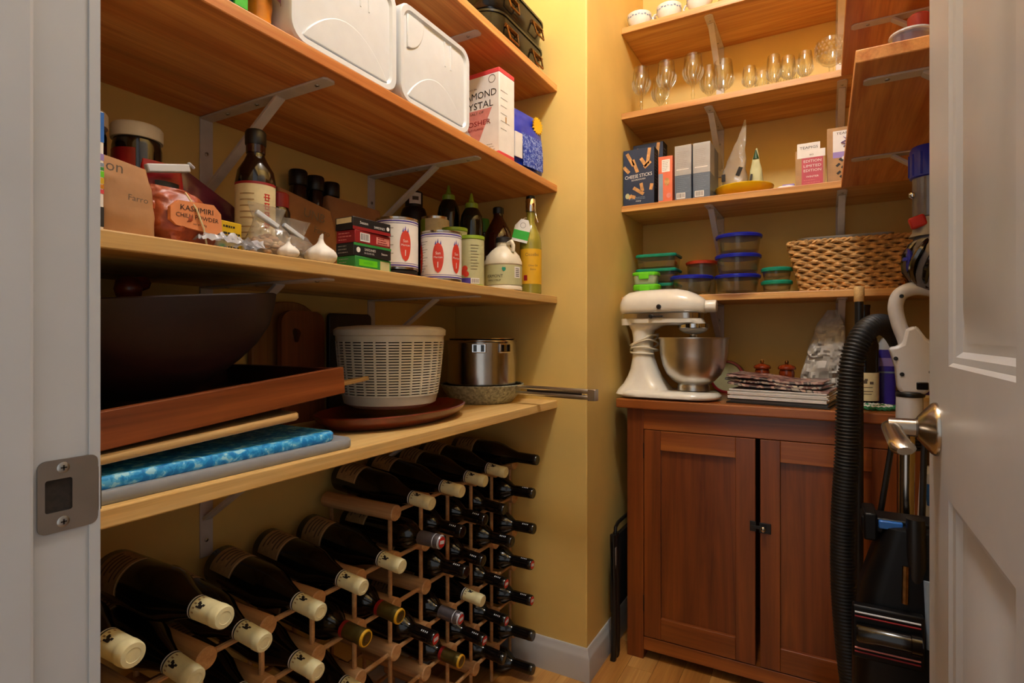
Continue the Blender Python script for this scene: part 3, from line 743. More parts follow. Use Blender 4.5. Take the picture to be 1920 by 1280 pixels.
# stack of four flat tins in cartons
TB = [('box_green', 'green carton, bottom of the stack of four flat tins', 'box_black'), ('box_black', 'black and green carton, second from bottom of the tin stack', 'box_green_dark'),
      ('box_red', 'red carton with barcode, third in the tin stack', 'box_black'), ('box_black', 'black and red carton on top of the tin stack', 'box_red')]
for k, (c, lb_, c2) in enumerate(TB):
    t = thing('fish_tin', lb_, 'carton', (-.779 + .0015 * (k % 2), .799 + (.001, -.0015, .0, -.003)[k], ZB + .024 * k), FX + R((1, -1.5, 1, -2)[k]), 'flat cartons stacked beside the garlic')
    b = MB(c); b.box(-.049, .049, -.0235, .0235, 0, .0236); b.build('carton', t, bevel=.001)
    p = MB(c2); y = -.0238
    if k == 0: p.use('lime_lid').box(-.04, .01, y, y + .001, .006, .018); p.use('bag_green').text('SARDINES', .006, -.015, .01, y - .0002); p.use('pale_green').box(.018, .045, y, y + .001, .003, .02)
    if k == 1:
        p.use('box_green').box(-.049, .049, y, y + .001, .019, .0236); p.use('white_paper'); p.lathe([(0, 0)], 8) if False else None
        p.text('SARDINES', .0065, -.008, .011, y - .0003); p.text('IN OLIVE OIL', .0045, -.01, .005, y - .0003); p.text('Season', .006, .03, .008, y - .0003)
        p.add([(-.038 + .005 * math.cos(i * PI / 8), y - .0003, .011 + .005 * math.sin(i * PI / 8)) for i in range(16)], [tuple(range(16))])
    if k == 2: barcode(p, -.036, .004, .026, .016, y, 6); p.use('salt_pink').box(.008, .045, y, y + .001, .004, .018); p.use('box_red'); lines(p, .012, .04, .007, .016, 3, y - .0003, 'box_red', 3)
    if k == 3:
        p.use('box_red').box(-.049, .049, y, y + .001, 0, .006); p.use('white_paper'); p.text('Season', .0075, -.022, .012, y - .0003); p.text('SARDINES', .0065, .018, .009, y - .0003)
        p.add([(.041 + .004 * math.cos(i * PI / 8), y - .0003, .013 + .004 * math.sin(i * PI / 8)) for i in range(16)], [tuple(range(16))])
    p.build('print', t, smooth=0)
    q = MB('label_cream'); q.M = Matrix.Rotation(R(-90), 4, 'Z')
    if k == 3: q.box(-.02, .02, -.0494, -.049, .012, .022)
    elif k == 2: lines(q, -.018, .015, .006, .018, 3, -.0491, 'salt_pink', 5)
    else: lines(q, -.018, .016, .006, .018, 3, -.0491, 'grey_mid', 7 + k)
    q.build('end_print', t, smooth=0)
# tomato cans
def tomato_can(label, loc, r_, hgt, a_tom, rz=0):
    t = thing('tomato_can', label, 'can', loc, rz, 'white cans printed with red plum tomatoes')
    b = MB('steel'); b.lathe([(r_ - .002, 0), (r_, .001), (r_, .004), (r_ - .0015, .005), (r_ - .0015, hgt - .005), (r_, hgt - .004), (r_, hgt), (r_ - .003, hgt), (r_ - .004, hgt - .004), (0, hgt - .004)], 48); b.build('tin', t)
    p = MB('white_paper'); p.patch(r_ - .0006, -250, 109.9, .006, hgt - .006, 60); p.build('label', t)
    for z0, z1 in ((.0075, .0105), (.0135, .0145), (hgt - .0145, hgt - .0135), (hgt - .0105, hgt - .0075)): MB('purple_ink').patch(r_ - .0003, -250, 109.9, z0, z1, 60).build('purple_band', t)
    for a in a_tom:
        g = MB('tomato'); n = 26
        def cyl(pts, rad): return [(rad * math.cos(R(a) + x_ / rad), rad * math.sin(R(a) + x_ / rad), z_) for x_, z_ in pts]
        g.blob(r_ + .0001, a, .0525, .0128, .0345, .08)
        g.use('white_paper'); g.add(cyl([(-.0015, .03), (.0003, .03), (.0006, .043), (-.0012, .043)], r_ + .0005), [(0, 1, 2, 3)])
        g.text_cyl('San', .009, r_ + .0005, a, .06); g.text_cyl('Merican', .007, r_ + .0005, a, .0515, width=.02)
        g.use('purple_ink')
        for dx, dz in ((-.001, 0), (.0055, -.004), (-.006, -.004)): g.add(cyl([(dx - .002, .0862 + dz), (dx + .002, .0862 + dz), (dx + .001, .0965 + dz)], r_ + .0001), [(0, 1, 2)])
        g.build('printed_tomato', t, smooth=0)
    s_ = MB('grey_mid')
    for k in range(12): s_.patch(r_ - .0002, a_tom[0] - 62, a_tom[0] - 62 + 14 + 8 * (k % 3), .022 + .0062 * k, .0232 + .0062 * k, 4)
    s_.build('fine_print', t)
tomato_can('white plum tomato can set back beside the stacked cartons', (-.85, .975, ZB + .0215), .0485, .116, [-26, 60, 150, -120])
tomato_can('white plum tomato can at the front edge, two tomatoes in view', (-.788, 1.06, ZB), .0485, .116, [-62, -8, 60, 150, -130])
t = thing('flat_tin', 'flat dark red tin under the set-back tomato can', 'tin', (-.85, .975, ZB))
MB('box_red').lathe([(.044, 0), (.046, .002), (.046, .013), (.044, .014)], 36).build('tin_body', t); MB('box_black').lathe([(.0465, .0125), (.047, .014), (.047, .019), (.045, .021), (0, .021)], 36).build('lid', t)
# small tan can with pull lid
def tan_can(label, loc, hgt, r_=.034):
    t = thing('small_can', label, 'can', loc)
    MB('lime_cap').lathe([(r_ - .001, 0), (r_, .001), (r_, .004), (r_ - .001, .005), (r_ - .001, hgt - .009), (r_ + .0008, hgt - .008), (r_ + .0008, hgt), (r_ - .003, hgt), (r_ - .004, hgt - .003), (0, hgt - .003)], 40).build('tin', t)
    MB('pale_green').patch(r_ - .0004, -200, 159.9, .005, hgt - .01, 48).build('label', t)
    p = MB('tomato'); n = 16; a0 = R(-78)
    for da, zz in ((-.24, .035), (.0, .03), (-.1, .044)):
        p.blob(r_ + .0002, math.degrees(a0 + da), zz, .0075, .0075)
    p.use('purple_ink').patch(r_, -110, -58, .006, .02, 10); p.use('white_paper').patch(r_, -57, -18, .006, .02, 10); p.use('ink')
    for k in range(7): p.patch(r_ + .0003, -53 + 5 * k, -51 + 5 * k, .008, .018, 2)
    p.use('ink_soft')
    for k in range(9): p.patch(r_ + .0002, -58, -30 + (k % 3) * 4, .042 + .0075 * k, .0432 + .0075 * k, 4)
    p.build('print', t)
tan_can('tan tomato can with green rim between white can and syrup jug', (-.79, 1.19, ZB), .128)
tan_can('taller tan can with green rim behind the front white can', (-.866, 1.225, ZB), .162)
t = thing('food_can', 'green and cream labelled tin behind the white tomato cans', 'can', (-.96, 1.262, ZB))
MB('steel').lathe([(.039, 0), (.04, .002), (.04, .207), (.037, .207), (.036, .203), (0, .203)], 36).build('tin', t)
p = MB('label_cream'); p.patch(.0404, -190, 169, .004, .2, 40); p.use('lime_cap').patch(.0406, -150, -95, .15, .2, 12); p.build('label', t)
t = thing('black_jar', 'black canister with white square label at the back of the shelf', 'jar', (-1.06, 1.291, ZB))
MB('black_satin').lathe([(.036, 0), (.038, .003), (.038, .235), (.033, .25), (.026, .255), (.026, .298), (.023, .3), (0, .3)], 32).build('body', t)
p = MB('white_paper'); p.patch(.0266, -80, 0, .262, .294, 14); p.use('ink_soft'); p.patch(.0268, -60, -20, .272, .283, 6); p.build('label', t)
# squeeze bottles
def squeeze(label, loc, hgt, r_):
    t = thing('squeeze_bottle', label, 'bottle', loc, 0, 'dark green squeeze bottles with lime nozzles')
    c = hgt - .048
    MB('dark_green_glass').lathe([(r_ - .004, 0), (r_, .004), (r_, c - .04), (r_ - .003, c - .02), (.021, c), (.014, c + .006)], 32).build('bottle', t)
    MB('lime_cap').lathe([(.0185, c), (.019, c + .001), (.019, c + .015), (.016, c + .018), (.0085, c + .021), (.0055, c + .033), (.0035, c + .045), (0, c + .048)], 24).build('nozzle_cap', t)
squeeze('dark squeeze bottle with lime nozzle, taller one behind tomato cans', (-.97, 1.341, ZB), .322, .0335)
squeeze('dark squeeze bottle with lime nozzle, nearer the syrup jug', (-.90, 1.358, ZB), .293, .0335)
t = thing('small_bottle', 'small dark bottle with bright green cap behind the syrup jug', 'bottle', (-.97, 1.537, ZB))
MB('dark_green_glass').lathe([(.018, 0), (.02, .003), (.02, .15), (.012, .19), (.011, .215)], 20).build('glass', t)
MB('green_cap').lathe([(.018, .213), (.0185, .215), (.0185, .25), (.016, .256), (0, .256)], 20).build('cap', t)
t = thing('vinegar_jug', 'amber glass vinegar jug with black cap behind the syrup jug', 'jug', (-.882, 1.481, ZB))
MB('amber_glass').lathe([(.04, 0), (.044, .004), (.044, .17), (.04, .195), (.024, .225), (.0155, .24), (.0145, .255)], 32).build('glass', t)
MB('black_satin').lathe([(.0165, .253), (.017, .255), (.017, .27), (.014, .273), (0, .273)], 20).build('cap', t)
p = MB('white_paper'); p.patch(.0443, -120, -30, .03, .12, 14); p.use('red').patch(.0446, -70, -45, .1, .118, 5); p.build('label', t)
# maple syrup jug
t = thing('syrup_jug', 'cream plastic syrup jug with green label and loop handle', 'jug', (-.792, 1.357, ZB))
r_ = .054
MB('ivory_plastic').lathe([(r_ - .004, 0), (r_, .003), (r_, .012), (r_ - .0015, .014), (r_ - .0015, .072), (r_, .074), (r_ - .001, .083), (r_ - .008, .1), (r_ - .02, .114), (.024, .122), (.0185, .126), (.018, .138)], 40).build('body', t)
p = MB('pale_green'); p.patch(r_ - .0004, -185, 60, .016, .07, 40); p.build('label', t)
p = MB('green_lid'); a0 = -58
p.add([((r_ + .0008) * math.cos(R(a0) + x_ / r_), (r_ + .0008) * math.sin(R(a0) + x_ / r_), .058 + z_) for x_, z_ in ((-.006, .001), (-.003, .006), (.001, .004), (.004, .006), (.006, 0), (.003, -.005), (-.001, -.006))], [tuple(range(7))])
p.use('ink').text_cyl('VERMONT', .012, r_ + .0002, -88, .035, width=.052); p.text_cyl('MAPLE SYRUP', .007, r_ + .0002, -88, .025, width=.04)
p.use('white_paper').patch(r_, -24, 0, .035, .066, 6); p.use('ink')
for k in range(5): p.patch(r_ + .0002, -20, -6, .039 + k * .005, .041 + k * .005, 3)
p.build('label_print', t)
MB('ivory_plastic').tube([(.012 * math.cos(R(-20)) + .006, -.004, .134), (.034, -.012, .137), (.041, -.0145, .126), (.04, -.014, .108)], [.006, .006, .0055, .005], 10).build('handle', t)
MB('box_black').lathe([(.02, .137), (.021, .138), (.021, .15), (.017, .153), (0, .153)], 24).build('cap', t)
# olive oil bottle with tag
t = thing('oil_bottle', 'tall clear oil bottle with yellow label, hanging tag and swing-top', 'bottle', (-.777, 1.497, ZB))
r_ = .033
MB('olive_oil').lathe([(r_ - .003, 0), (r_, .003), (r_, .155), (r_ - .003, .172), (.018, .205), (.0125, .218), (.0125, .25), (.015, .252), (.015, .262), (.0, .262)], 32).build('glass', t)
p = MB('yellow_label'); p.patch(r_ + .0004, -130, 20, .03, .135, 24); p.build('label', t)
p = MB('ink_soft'); p.text_cyl('Ciccolini', .014, r_ + .0008, -55, .113, width=.042); p.text_cyl('Olive Oil', .008, r_ + .0008, -50, .082); p.text_cyl('Extra', .008, r_ + .0008, -50, .071); p.use('box_red').patch(r_ + .0007, -100, -80, .04, .056, 6); p.build('label_print', t)
w_ = MB('chrome'); w_.lathe([(.0155, .25), (.0158, .252), (.0158, .285), (.0135, .29)], 20); w_.build('swing_top', t)
MB('black_satin').lathe([(.0138, .288), (.0142, .29), (.0142, .297), (.011, .299), (0, .299)], 20).build('stopper', t)
w_ = MB('chrome'); w_.tube([(.016, -.004, .24), (.028, -.014, .226), (.034, -.018, .214), (.03, -.02, .226), (.017, -.006, .256)], .0012, 6); w_.build('wire_bail', t)
tg = MB('white_paper'); tg.M = Matrix.Translation((-.006, -.04, .19)) @ Matrix.Rotation(R(24), 4, 'Z') @ Matrix.Rotation(R(14), 4, 'Y')
tg.prism([(-.026, -.036), (.022, -.036), (.022, .01), (.01, .032), (-.012, .032), (-.026, .01)], -.0006, .0006, 'Y')
tg.use('bag_green').prism([(-.026, -.028), (.022, -.028), (.022, -.002), (-.026, -.002)], -.0009, -.0007, 'Y'); tg.use('grey_mid'); tg.loft([[(-.002 + a * math.cos(i * PI / 10), -.0009, .014 + a * math.sin(i * PI / 10)) for i in range(20)] for a in (.0085, .0072)], False, False)
tgo = tg.build('hang_tag', t, smooth=0)
MB('white_paper').tube([(-.006, -.038, .222), (-.01, -.02, .23), (-.008, -.009, .232)], .0007, 5).build('tag_string', t)

# ============================================================ LOWEST LEFT SHELF
def slab(mb, y0, y1, x0, x1, z0, z1, r=.03):
    """board lying flat with rounded corners, x0..x1 by y0..y1"""
    return mb.loft([rr(x1 - x0 - .004, y1 - y0 - .004, r, z0, 6, (x0 + x1) / 2, (y0 + y1) / 2), rr(x1 - x0, y1 - y0, r, z0 + .003, 6, (x0 + x1) / 2, (y0 + y1) / 2),
                    rr(x1 - x0, y1 - y0, r, z1 - .003, 6, (x0 + x1) / 2, (y0 + y1) / 2), rr(x1 - x0 - .004, y1 - y0 - .004, r, z1, 6, (x0 + x1) / 2, (y0 + y1) / 2)])
one('cutting_board', 'grey plastic cutting board at the bottom, lying on the shelf', 'cutting board', slab(MB('plastic_grey_board'), -.22, .235, -.14, .14, 0, .0165, .025), (-.89, .515, ZA))
one('cutting_board', 'bright blue speckled cutting board lying on the grey one', 'cutting board', slab(MB('blue_speckle'), -.21, .215, -.135, .135, 0, .015, .03), (-.895, .505, ZA + .0167))
one('cutting_board', 'thin pale wooden board tilted between blue board and wooden tray', 'cutting board', slab(MB('beech'), -.18, .19, -.13, .13, 0, .0125, .012), (-.893, .448, .9095), rot=(R(3.4), 0, 0))
# long wooden tray resting on top, raised at its far end
TIL = R(5.2)
tr = thing('serving_tray', 'long reddish wooden tray tilted on the cutting boards', 'tray', (-.93, .5, .9355), rot=(TIL, 0, 0))
b = MB('tray_wood_dark'); b.box(-.165, .165, -.235, .228, 0, .008); b.build('tray_base', tr, smooth=0, bevel=.001)
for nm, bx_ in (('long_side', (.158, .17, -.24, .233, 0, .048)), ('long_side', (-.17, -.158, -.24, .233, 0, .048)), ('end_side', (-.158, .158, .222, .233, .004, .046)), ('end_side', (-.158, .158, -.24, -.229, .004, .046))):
    MB('tray_wood' if bx_[0] > .1 else 'tray_wood_dark').box(*bx_).build(nm, tr, smooth=0, bevel=.0015)  # front side lighter, base and other sides darker
# dark wooden bowl in the tray
bw = MB('bowl_wood')
bw.lathe([(.055, 0), (.06, .002), (.062, .024), (.074, .031), (.1, .047), (.13, .068), (.158, .093), (.179, .122), (.19, .154), (.194, .174), (.19, .176), (.186, .174), (.172, .122), (.15, .096), (.1, .06), (0, .045)], 56)
one('salad_bowl', 'large dark wooden salad bowl standing in the wooden tray', 'bowl', bw, (-.932, .49, .9442), rot=(TIL, 0, 0))
t = thing('salad_server', 'reddish wooden server with knob handle in the dark bowl', 'utensil', (-.9, .452, .988), rot=(R(4), R(-3), 0))
kb = MB('mill_wood'); kb.tube([(0, 0, .01), (.0, .0, .13)], [.006, .007], 10); kb.build('shaft', t)
kb = MB('platter_wood'); kb.lathe([(.008, .125), (.016, .132), (.0185, .144), (.015, .156), (.008, .162), (0, .164)], 20); kb.M = Matrix.Translation((-.004, .021, .152)); kb.lathe([(0, -.012), (.01, -.008), (.0135, 0), (.01, .009), (0, .012)], 14, cap0=False, cap1=False); kb.build('knob', t)
# upright boards against the wall
def arch(w, h, r, n=8):
    pts = [(-w / 2, 0), (w / 2, 0)]
    pts += [(w / 2 - r + r * math.cos(a), h - r + r * math.sin(a)) for a in [i * PI / 2 / n for i in range(n + 1)]]
    pts += [(-w / 2 + r - r * math.sin(a), h - r + r * math.cos(a)) for a in [i * PI / 2 / n for i in range(n + 1)]]
    return pts
b = MB('board_tan'); b.prism(arch(.2, .285, .09), -.008, .008, 'Y')
one('cutting_board', 'tan round-topped cutting board standing against the wall', 'cutting board', b, (-1.118, .893, ZA), FX, bevel=.003)
b = MB('board_brown'); o_ = arch(.125, .262, .03); n_ = len(o_)
hc = (-.022, .205); inn = []
for p in o_:
    a = math.atan2(p[1] - hc[1], p[0] - hc[0]); inn.append((hc[0] + .014 * math.cos(a), hc[1] + .017 * math.sin(a)))
b.loft([[(p[0], -.007, p[1]) for p in o_], [(p[0], .007, p[1]) for p in o_], [(p[0], .007, p[1]) for p in inn], [(p[0], -.007, p[1]) for p in inn]], closed=True)
one('cutting_board', 'brown cutting board with a thumb hole, leaning at the back', 'cutting board', b, (-1.076, .9, ZA), FX)
b = MB('board_black'); b.prism(arch(.15, .262, .012), -.006, .006, 'Y')
one('cutting_board', 'very dark board standing behind the salad spinner', 'cutting board', b, (-1.1, 1.075, ZA), FX, bevel=.002)
# dark oval platter under the salad spinner
def oval(mb, prof, n=48): return mb.loft([circ(a, z, n, 0, 0, b_) for a, b_, z in prof])
pl = MB('platter_wood'); oval(pl, [(.09, .16, 0), (.105, .19, .004), (.128, .215, .02), (.134, .222, .031), (.13, .218, .033), (.118, .2, .02), (.1, .18, .012), (.01, .01, .01)])
one('wooden_platter', 'dark reddish oval wooden platter under the salad spinner', 'platter', pl, (-.9, 1.028, ZA))
# wooden spatula tucked in front of the spinner
sp_ = MB('beech'); sp_.loft([[(x_, y_, z_) for x_, y_, z_ in ((-.012 * k, y, -.004), (.012 * k, y, -.004), (.012 * k, y, .004), (-.012 * k, y, .004))] for y, k in ((-.11, .7), (.05, .85), (.1, .8), (.115, .4))])
one('wooden_spatula', 'pale wooden spatula handle sticking out of the tray end', 'utensil', sp_, (-.855, .772, .9605), rot=(R(4.8), 0, 0), bevel=.0015)
# salad spinner: ribbed basket bowl with slots + lid
t = thing('salad_spinner', 'cream slotted salad spinner standing on the dark platter', 'salad spinner', (-.918, 1.03, .8905))
r0, r1, hh = .1, .1285, .165
def rad(z): return r0 + (r1 - r0) * min(1, (z / hh)) ** .45
n, rows = 56, 20
vs_, fs_ = [], []
z0, z1 = .034, .158
b = MB('ivory_plastic')
b.lathe([(r0 - .03, 0), (r0 - .012, .002), (rad(.012), .012), (rad(z0), z0)], n * 2, cap1=False)
b.lathe([(rad(z1), z1), (rad(.17), .17), (r1 + .004, .172), (r1 + .005, .184), (r1, .188), (r1 - .006, .191), (.08, .195), (0, .196)], n * 2, cap0=False)
for q in range(rows + 1):                                         # horizontal bars and uprights around real slots
    z = z0 + (z1 - z0) * q / rows; hb = .0019
    b.lathe([(rad(z) + .0006, z - hb), (rad(z) + .0006, z + hb), (rad(z) - .002, z + hb), (rad(z) - .002, z - hb), (rad(z) + .0006, z - hb)], n * 2, cap0=False, cap1=False)
b.build('basket', t)
b = MB('ivory_plastic')
for i in range(n // 2):
    a = 2 * PI * i / (n // 2); w_ = .0024
    rings = []
    for q in range(7):
        z = z0 + (z1 - z0) * q / 6; rq = rad(z) + .0008
        rings.append([((rq - dr_) * math.cos(a) - s * w_ * math.sin(a), (rq - dr_) * math.sin(a) + s * w_ * math.cos(a), z) for s, dr_ in ((-1, 0), (1, 0), (1, .003), (-1, .003))])
    b.loft(rings)
o = b.build('slot_ribs', t); o['kind'] = 'stuff'
MB('hole_shade').lathe([(r0 - .02, .01), (rad(.03) - .012, .03), (rad(.16) - .012, .16)], 48, cap0=False, cap1=False).build('inner_shade', t)
# frying pan with long steel handle
t = thing('frying_pan', 'speckled frying pan with long steel handle over the shelf end', 'pan', (-.93, 1.464, ZA))
b = MB('pan_speckle'); b.lathe([(.092, 0), (.096, .003), (.117, .03), (.127, .05), (.13, .055), (.128, .057), (.124, .054), (.113, .03), (.094, .008), (0, .008)], 48); b.build('body', t)
MB('pan_inside').lathe([(.123, .0545), (.112, .031), (.093, .0095), (0, .0095)], 48, cap0=False).build('coating', t)
hd = MB('steel_brushed'); A0 = math.atan2(-.016, .38)
p0 = Vector((.123 * math.cos(A0), .123 * math.sin(A0), .043)); dv = Vector((math.cos(A0), math.sin(A0), -.012))
for off in (-.0085, .0085):
    hd.tube([p0 + Vector((0, 0, off)) + dv * s for s in (0, .04, .13, .215, .245)], [.0055, .0065, .007, .0075, .0075], 10)
hd.obox(p0 + dv * .25, (.024, .022, .032), (0, 0, A0)); hd.build('handle', t, bevel=.002)
MB('hole_shade').tube([p0 + dv * s for s in (.04, .215)], .0035, 8).build('handle_slot_shade', t)  # dark rod standing in for the shade between the handle rails
# nested steel mixing bowls/pots
def pot(label, z, r_, hgt, latch):
    t = thing('steel_pot', label, 'pot', (-.932, 1.464, z), 0, 'nested steel pots in the frying pan')
    b = MB('steel'); b.lathe([(r_ * .86, 0), (r_ * .93, .004), (r_ * .985, .02), (r_, .045), (r_, hgt - .004), (r_ + .004, hgt), (r_ + .003, hgt + .002), (r_ - .002, hgt), (r_ - .0025, .03), (r_ * .85, .006), (0, .006)], 56); b.build('body', t)
    if latch:
        for a in (-62, -18):
            l_ = MB('chrome'); l_.M = Matrix.Rotation(R(a), 4, 'Z')
            l_.box(r_ - .001, r_ + .004, -.022, .022, hgt - .034, hgt - .006); lo = l_.build('clip_handle', t, bevel=.003)
            q = MB('black_glossy'); q.M = Matrix.Rotation(R(a), 4, 'Z'); q.box(r_ + .0035, r_ + .0048, -.016, -.006, hgt - .03, hgt - .01); q.box(r_ + .0035, r_ + .0048, .006, .016, hgt - .03, hgt - .01); q.build('clip_slot', lo, smooth=0)
pot('outer stainless steel pot standing in the speckled frying pan', ZA + .0155, .107, .172, True)
pot('smaller steel pot nested inside the outer steel pot', ZA + .023, .099, .172, False)

# ============================================================ WINE RACK AND BOTTLES
PX0, PX1 = -1.105, -.872
def KY(k): return .656 + .1144 * k
def RZ(r_): return .646 - .109 * r_
rk = thing('wine_rack', 'wooden peg wine rack with thin dowels under the lowest left shelf', 'wine rack', (0, 0, 0))
peg = MB('rack_wood'); peg.M = Matrix.Rotation(R(90), 4, 'Y'); peg.lathe([(.0165, 0), (.0185, .002), (.0185, PX1 - PX0 - .002), (.0165, PX1 - PX0)], 20)
first = None
for k in range(-3, 9):
    for r_ in range(6):
        if r_ == 0 and k < 3: continue
        if first is None: first = peg.build('peg', rk, loc=(PX0, KY(k), RZ(r_)))
        else:
            c = first.copy(); COL.objects.link(c); c.parent = rk; c.location = (PX0, KY(k), RZ(r_))
for xx in (PX1 - .02, PX0 + .02):
    for k in range(-3, 9):
        top = RZ(0) if k >= 3 else RZ(1)
        MB('rack_wood').tube([(xx, KY(k), .0), (xx, KY(k), top)], .0052, 8).build('upright_dowel', rk)
    cr = MB('rack_wood').tube([(0, 0, 0), (0, .1144, 0)], .005, 8).build('cross_dowel', rk, loc=(xx + .008, KY(-3), RZ(1)))
    for k in range(-3, 8):
        for r_ in range(6):
            if (k, r_) == (-3, 1) or (r_ == 0 and k < 3): continue
            c = cr.copy(); COL.objects.link(c); c.parent = rk; c.location = (xx + .008, KY(k), RZ(r_))
PROF = {}
def wine(kind):
    t = bpy.data.objects.new('wine_bottle', None); COL.objects.link(t); t.empty_display_size = .02; t['category'] = 'wine bottle'
    r_ = .039 if kind in ('cream', 'black_long') else .0365
    if kind in ('cream', 'black_long'):
        prof = [(r_ - .006, .004), (r_ - .002, 0), (r_, .004), (r_, .15), (r_ - .004, .172), (r_ - .014, .198), (.0192, .219), (.0158, .233), (.0152, .262)]
    else:
        prof = [(r_ - .006, .004), (r_ - .002, 0), (r_, .004), (r_, .185), (r_ - .003, .2), (r_ - .012, .215), (.018, .224), (.0152, .2335), (.0148, .262)]
    PROF[kind] = [q for q in prof[2:]]
    MB('bottle_glass').lathe(prof, 32).build('glass', t)
    c = MB({'cream': 'cream_capsule', 'gold': 'gold_cap', 'silver': 'silver_cap'}.get(kind, 'black_glossy'))
    q = .0164
    c.lathe([(q + .0002, .236), (q, .238), (q - .0003, .28), (q - .0003, .2805), (q + .0002, .282), (q + .0002, .2895), (q - .0004, .291), (q - .0004, .2965), (q - .002, .299), (.009, .2995), (.0085, .299), (0, .299)], 28)
    if kind == 'cream': c.use('white_paper').lathe([(q + .0004, .236), (q + .0004, .2385)], 28, cap0=False, cap1=False); c.use('ink').lathe([(q + .0004, .2385), (q + .0004, .2415)], 28, cap0=False, cap1=False)
    c.build('capsule', t)
    m_ = MB('ink'); up = 215
    if kind == 'cream':
        for a, da, z0, z1 in ((200, 8, .252, .256), (207, 10, .255, .259), (214, 8, .258, .264), (205, 5, .262, .267), (220, 4, .251, .262)): m_.patch(q + .0004, a - da, a + da, z0, z1, 5)
        m_.use('label_tan')
        for k in range(5): m_.patch(q + .0003, 160 + 22 * k, 168 + 22 * k, .245, .2495, 3)
    elif kind in ('black', 'red'):
        m_.use('white_plastic')
        for k in range(4): m_.patch(q + .0004, 205, 219, .262 + .0055 * k, .2645 + .0055 * k, 4)
    elif kind == 'gold':
        m_.use('red_cap').patch(q + .0006, 100, 340, .2362, .245, 16)
        m_.use('yellow_label').lathe([(q + .0006, .295), (q - .0005, .2995), (q - .003, .2998), (q - .003, .2993)], 24, cap0=False, cap1=False)
        m_.use('nickel_dark').lathe([(.006, .2998), (.007, .3)], 12)
    if kind in ('silver', 'red'):
        m_.use('red').lathe([(.0125, .2996), (.0122, .3)], 20); m_.use('white_plastic').box(-.004, .004, -.008, .008, .2999, .3004)
        if kind == 'silver': m_.use('white_plastic').lathe([(q, .2965), (.0135, .2995)], 24, cap0=False, cap1=False); m_.use('white_plastic').lathe([(q + .0005, .281), (q + .0005, .283)], 24, cap0=False, cap1=False)
    if m_.f: m_.build('capsule_marks', t)['kind'] = 'stuff'
    l_ = MB('label_tan')
    l_.patch(r_ + .0003, up - 62, up + 48, .02, .085, 18); lo = l_.build('label', t)
    d_ = MB('ink_soft')
    for k in range(5): d_.patch(r_ + .0007, up - 45 + 4 * (k % 2), up + 25 - 9 * (k % 3), .03 + .01 * k, .0335 + .01 * k, 10)
    d_.use('label_cream').patch(r_ + .0006, up - 60, up + 46, .081, .0825, 14); d_.build('label_print', lo)
    t.location = (0, 0, -5)
    return t
KINDS = {k: wine(k) for k in ('cream', 'black_long', 'black', 'red', 'gold', 'silver', 'plain')}
DESC = {'cream': 'cream-capped wine bottle', 'black_long': 'black-capped sloping wine bottle', 'black': 'letter-marked black-capped wine bottle', 'red': 'black-and-red-capped wine bottle', 'gold': 'gold-capped wine bottle', 'silver': 'silver-capped wine bottle', 'plain': 'plain black-capped wine bottle'}
LAY = {0: {-3: 'cream', -2: 'cream', 3: 'cream', 4: 'cream', 5: 'cream', 6: 'cream', 7: 'black_long'},
       1: {-3: 'cream', -2: 'cream', -1: 'cream', 0: 'cream', 1: 'cream', 2: 'cream', 3: 'silver', 4: 'black', 5: 'black', 6: 'plain', 7: 'black'},
       2: {-1: 'cream', 0: 'cream', 1: 'gold', 2: 'gold', 4: 'black', 5: 'black', 6: 'black', 7: 'black'},
       3: {1: 'cream', 3: 'red', 4: 'silver', 5: 'cream', 6: 'red', 7: 'red'},
       4: {2: 'cream', 4: 'gold', 5: 'red', 6: 'red', 7: 'red'}, 5: {6: 'plain', 7: 'plain'}, 6: {7: 'plain'}}
TIP = {(0, -3): -.748, (0, -2): -.735, (0, 7): -.76, (1, 7): -.775, (2, 7): -.772, (3, 7): -.78, (4, 7): -.78, (5, 7): -.775, (6, 7): -.775, (2, 6): -.785, (1, 3): -.785, (2, 4): -.79, (3, 3): -.80}
ORD = ['first', 'second', 'third', 'fourth', 'fifth', 'sixth', 'seventh', 'eighth', 'ninth', 'tenth', 'eleventh']
ROWN = ['top', 'second', 'third', 'fourth', 'fifth', 'sixth', 'bottom']
rnd = random.Random(3)
for r_, cells in LAY.items():
    for c, kd in cells.items():
        rad_ = .039 if kd in ('cream', 'black_long') else .0365
        tip = TIP.get((r_, c), -.812 + .012 * rnd.random()); tilt = 0
        if r_ == 6: z = .0385
        elif r_ == 0 and c < 0: z = .6635                       # these two lie on the row below
        else:                                                   # neck on the front dowel, body on the back one
            lf = .2995 - (tip + .884); prof = PROF[kd]
            rf = max(a + (b - a) * (lf - s0) / (s1 - s0) for (a, s0), (b, s1) in zip(prof, prof[1:]) if s0 <= lf <= s1)
            zf, zb = RZ(r_) + .0058 + rf, RZ(r_) + .0058 + rad_; tilt = math.atan2(zb - zf, .193)
            z = zf + math.tan(tilt) * (-.884 - (tip - .2995))
        o = dup(KINDS[kd], (tip - .2995, KY(c + .5) + .004 * (rnd.random() - .5), z), (rnd.uniform(-.5, .5) if kd not in ('cream',) else rnd.uniform(-.25, .25), R(90), 0),
                f'{DESC[kd]}, {ROWN[r_]} row, {ORD[7 - c]} from end wall')
        o.rotation_euler = (Matrix.Rotation(R(90) + tilt, 3, 'Y') @ Matrix.Rotation(rnd.uniform(-.3, .3), 3, 'Z')).to_euler()
        o['group'] = 'wine bottles in the rack'
for t in KINDS.values():
    for ch in list(t.children):
        for g_ in list(ch.children): bpy.data.objects.remove(g_)
        bpy.data.objects.remove(ch)
    bpy.data.objects.remove(t)

# ============================================================ BACK SHELVES: CONTENTS
Z4, Z3, Z2, Z1 = 1.2, 1.528, 1.862, 2.17
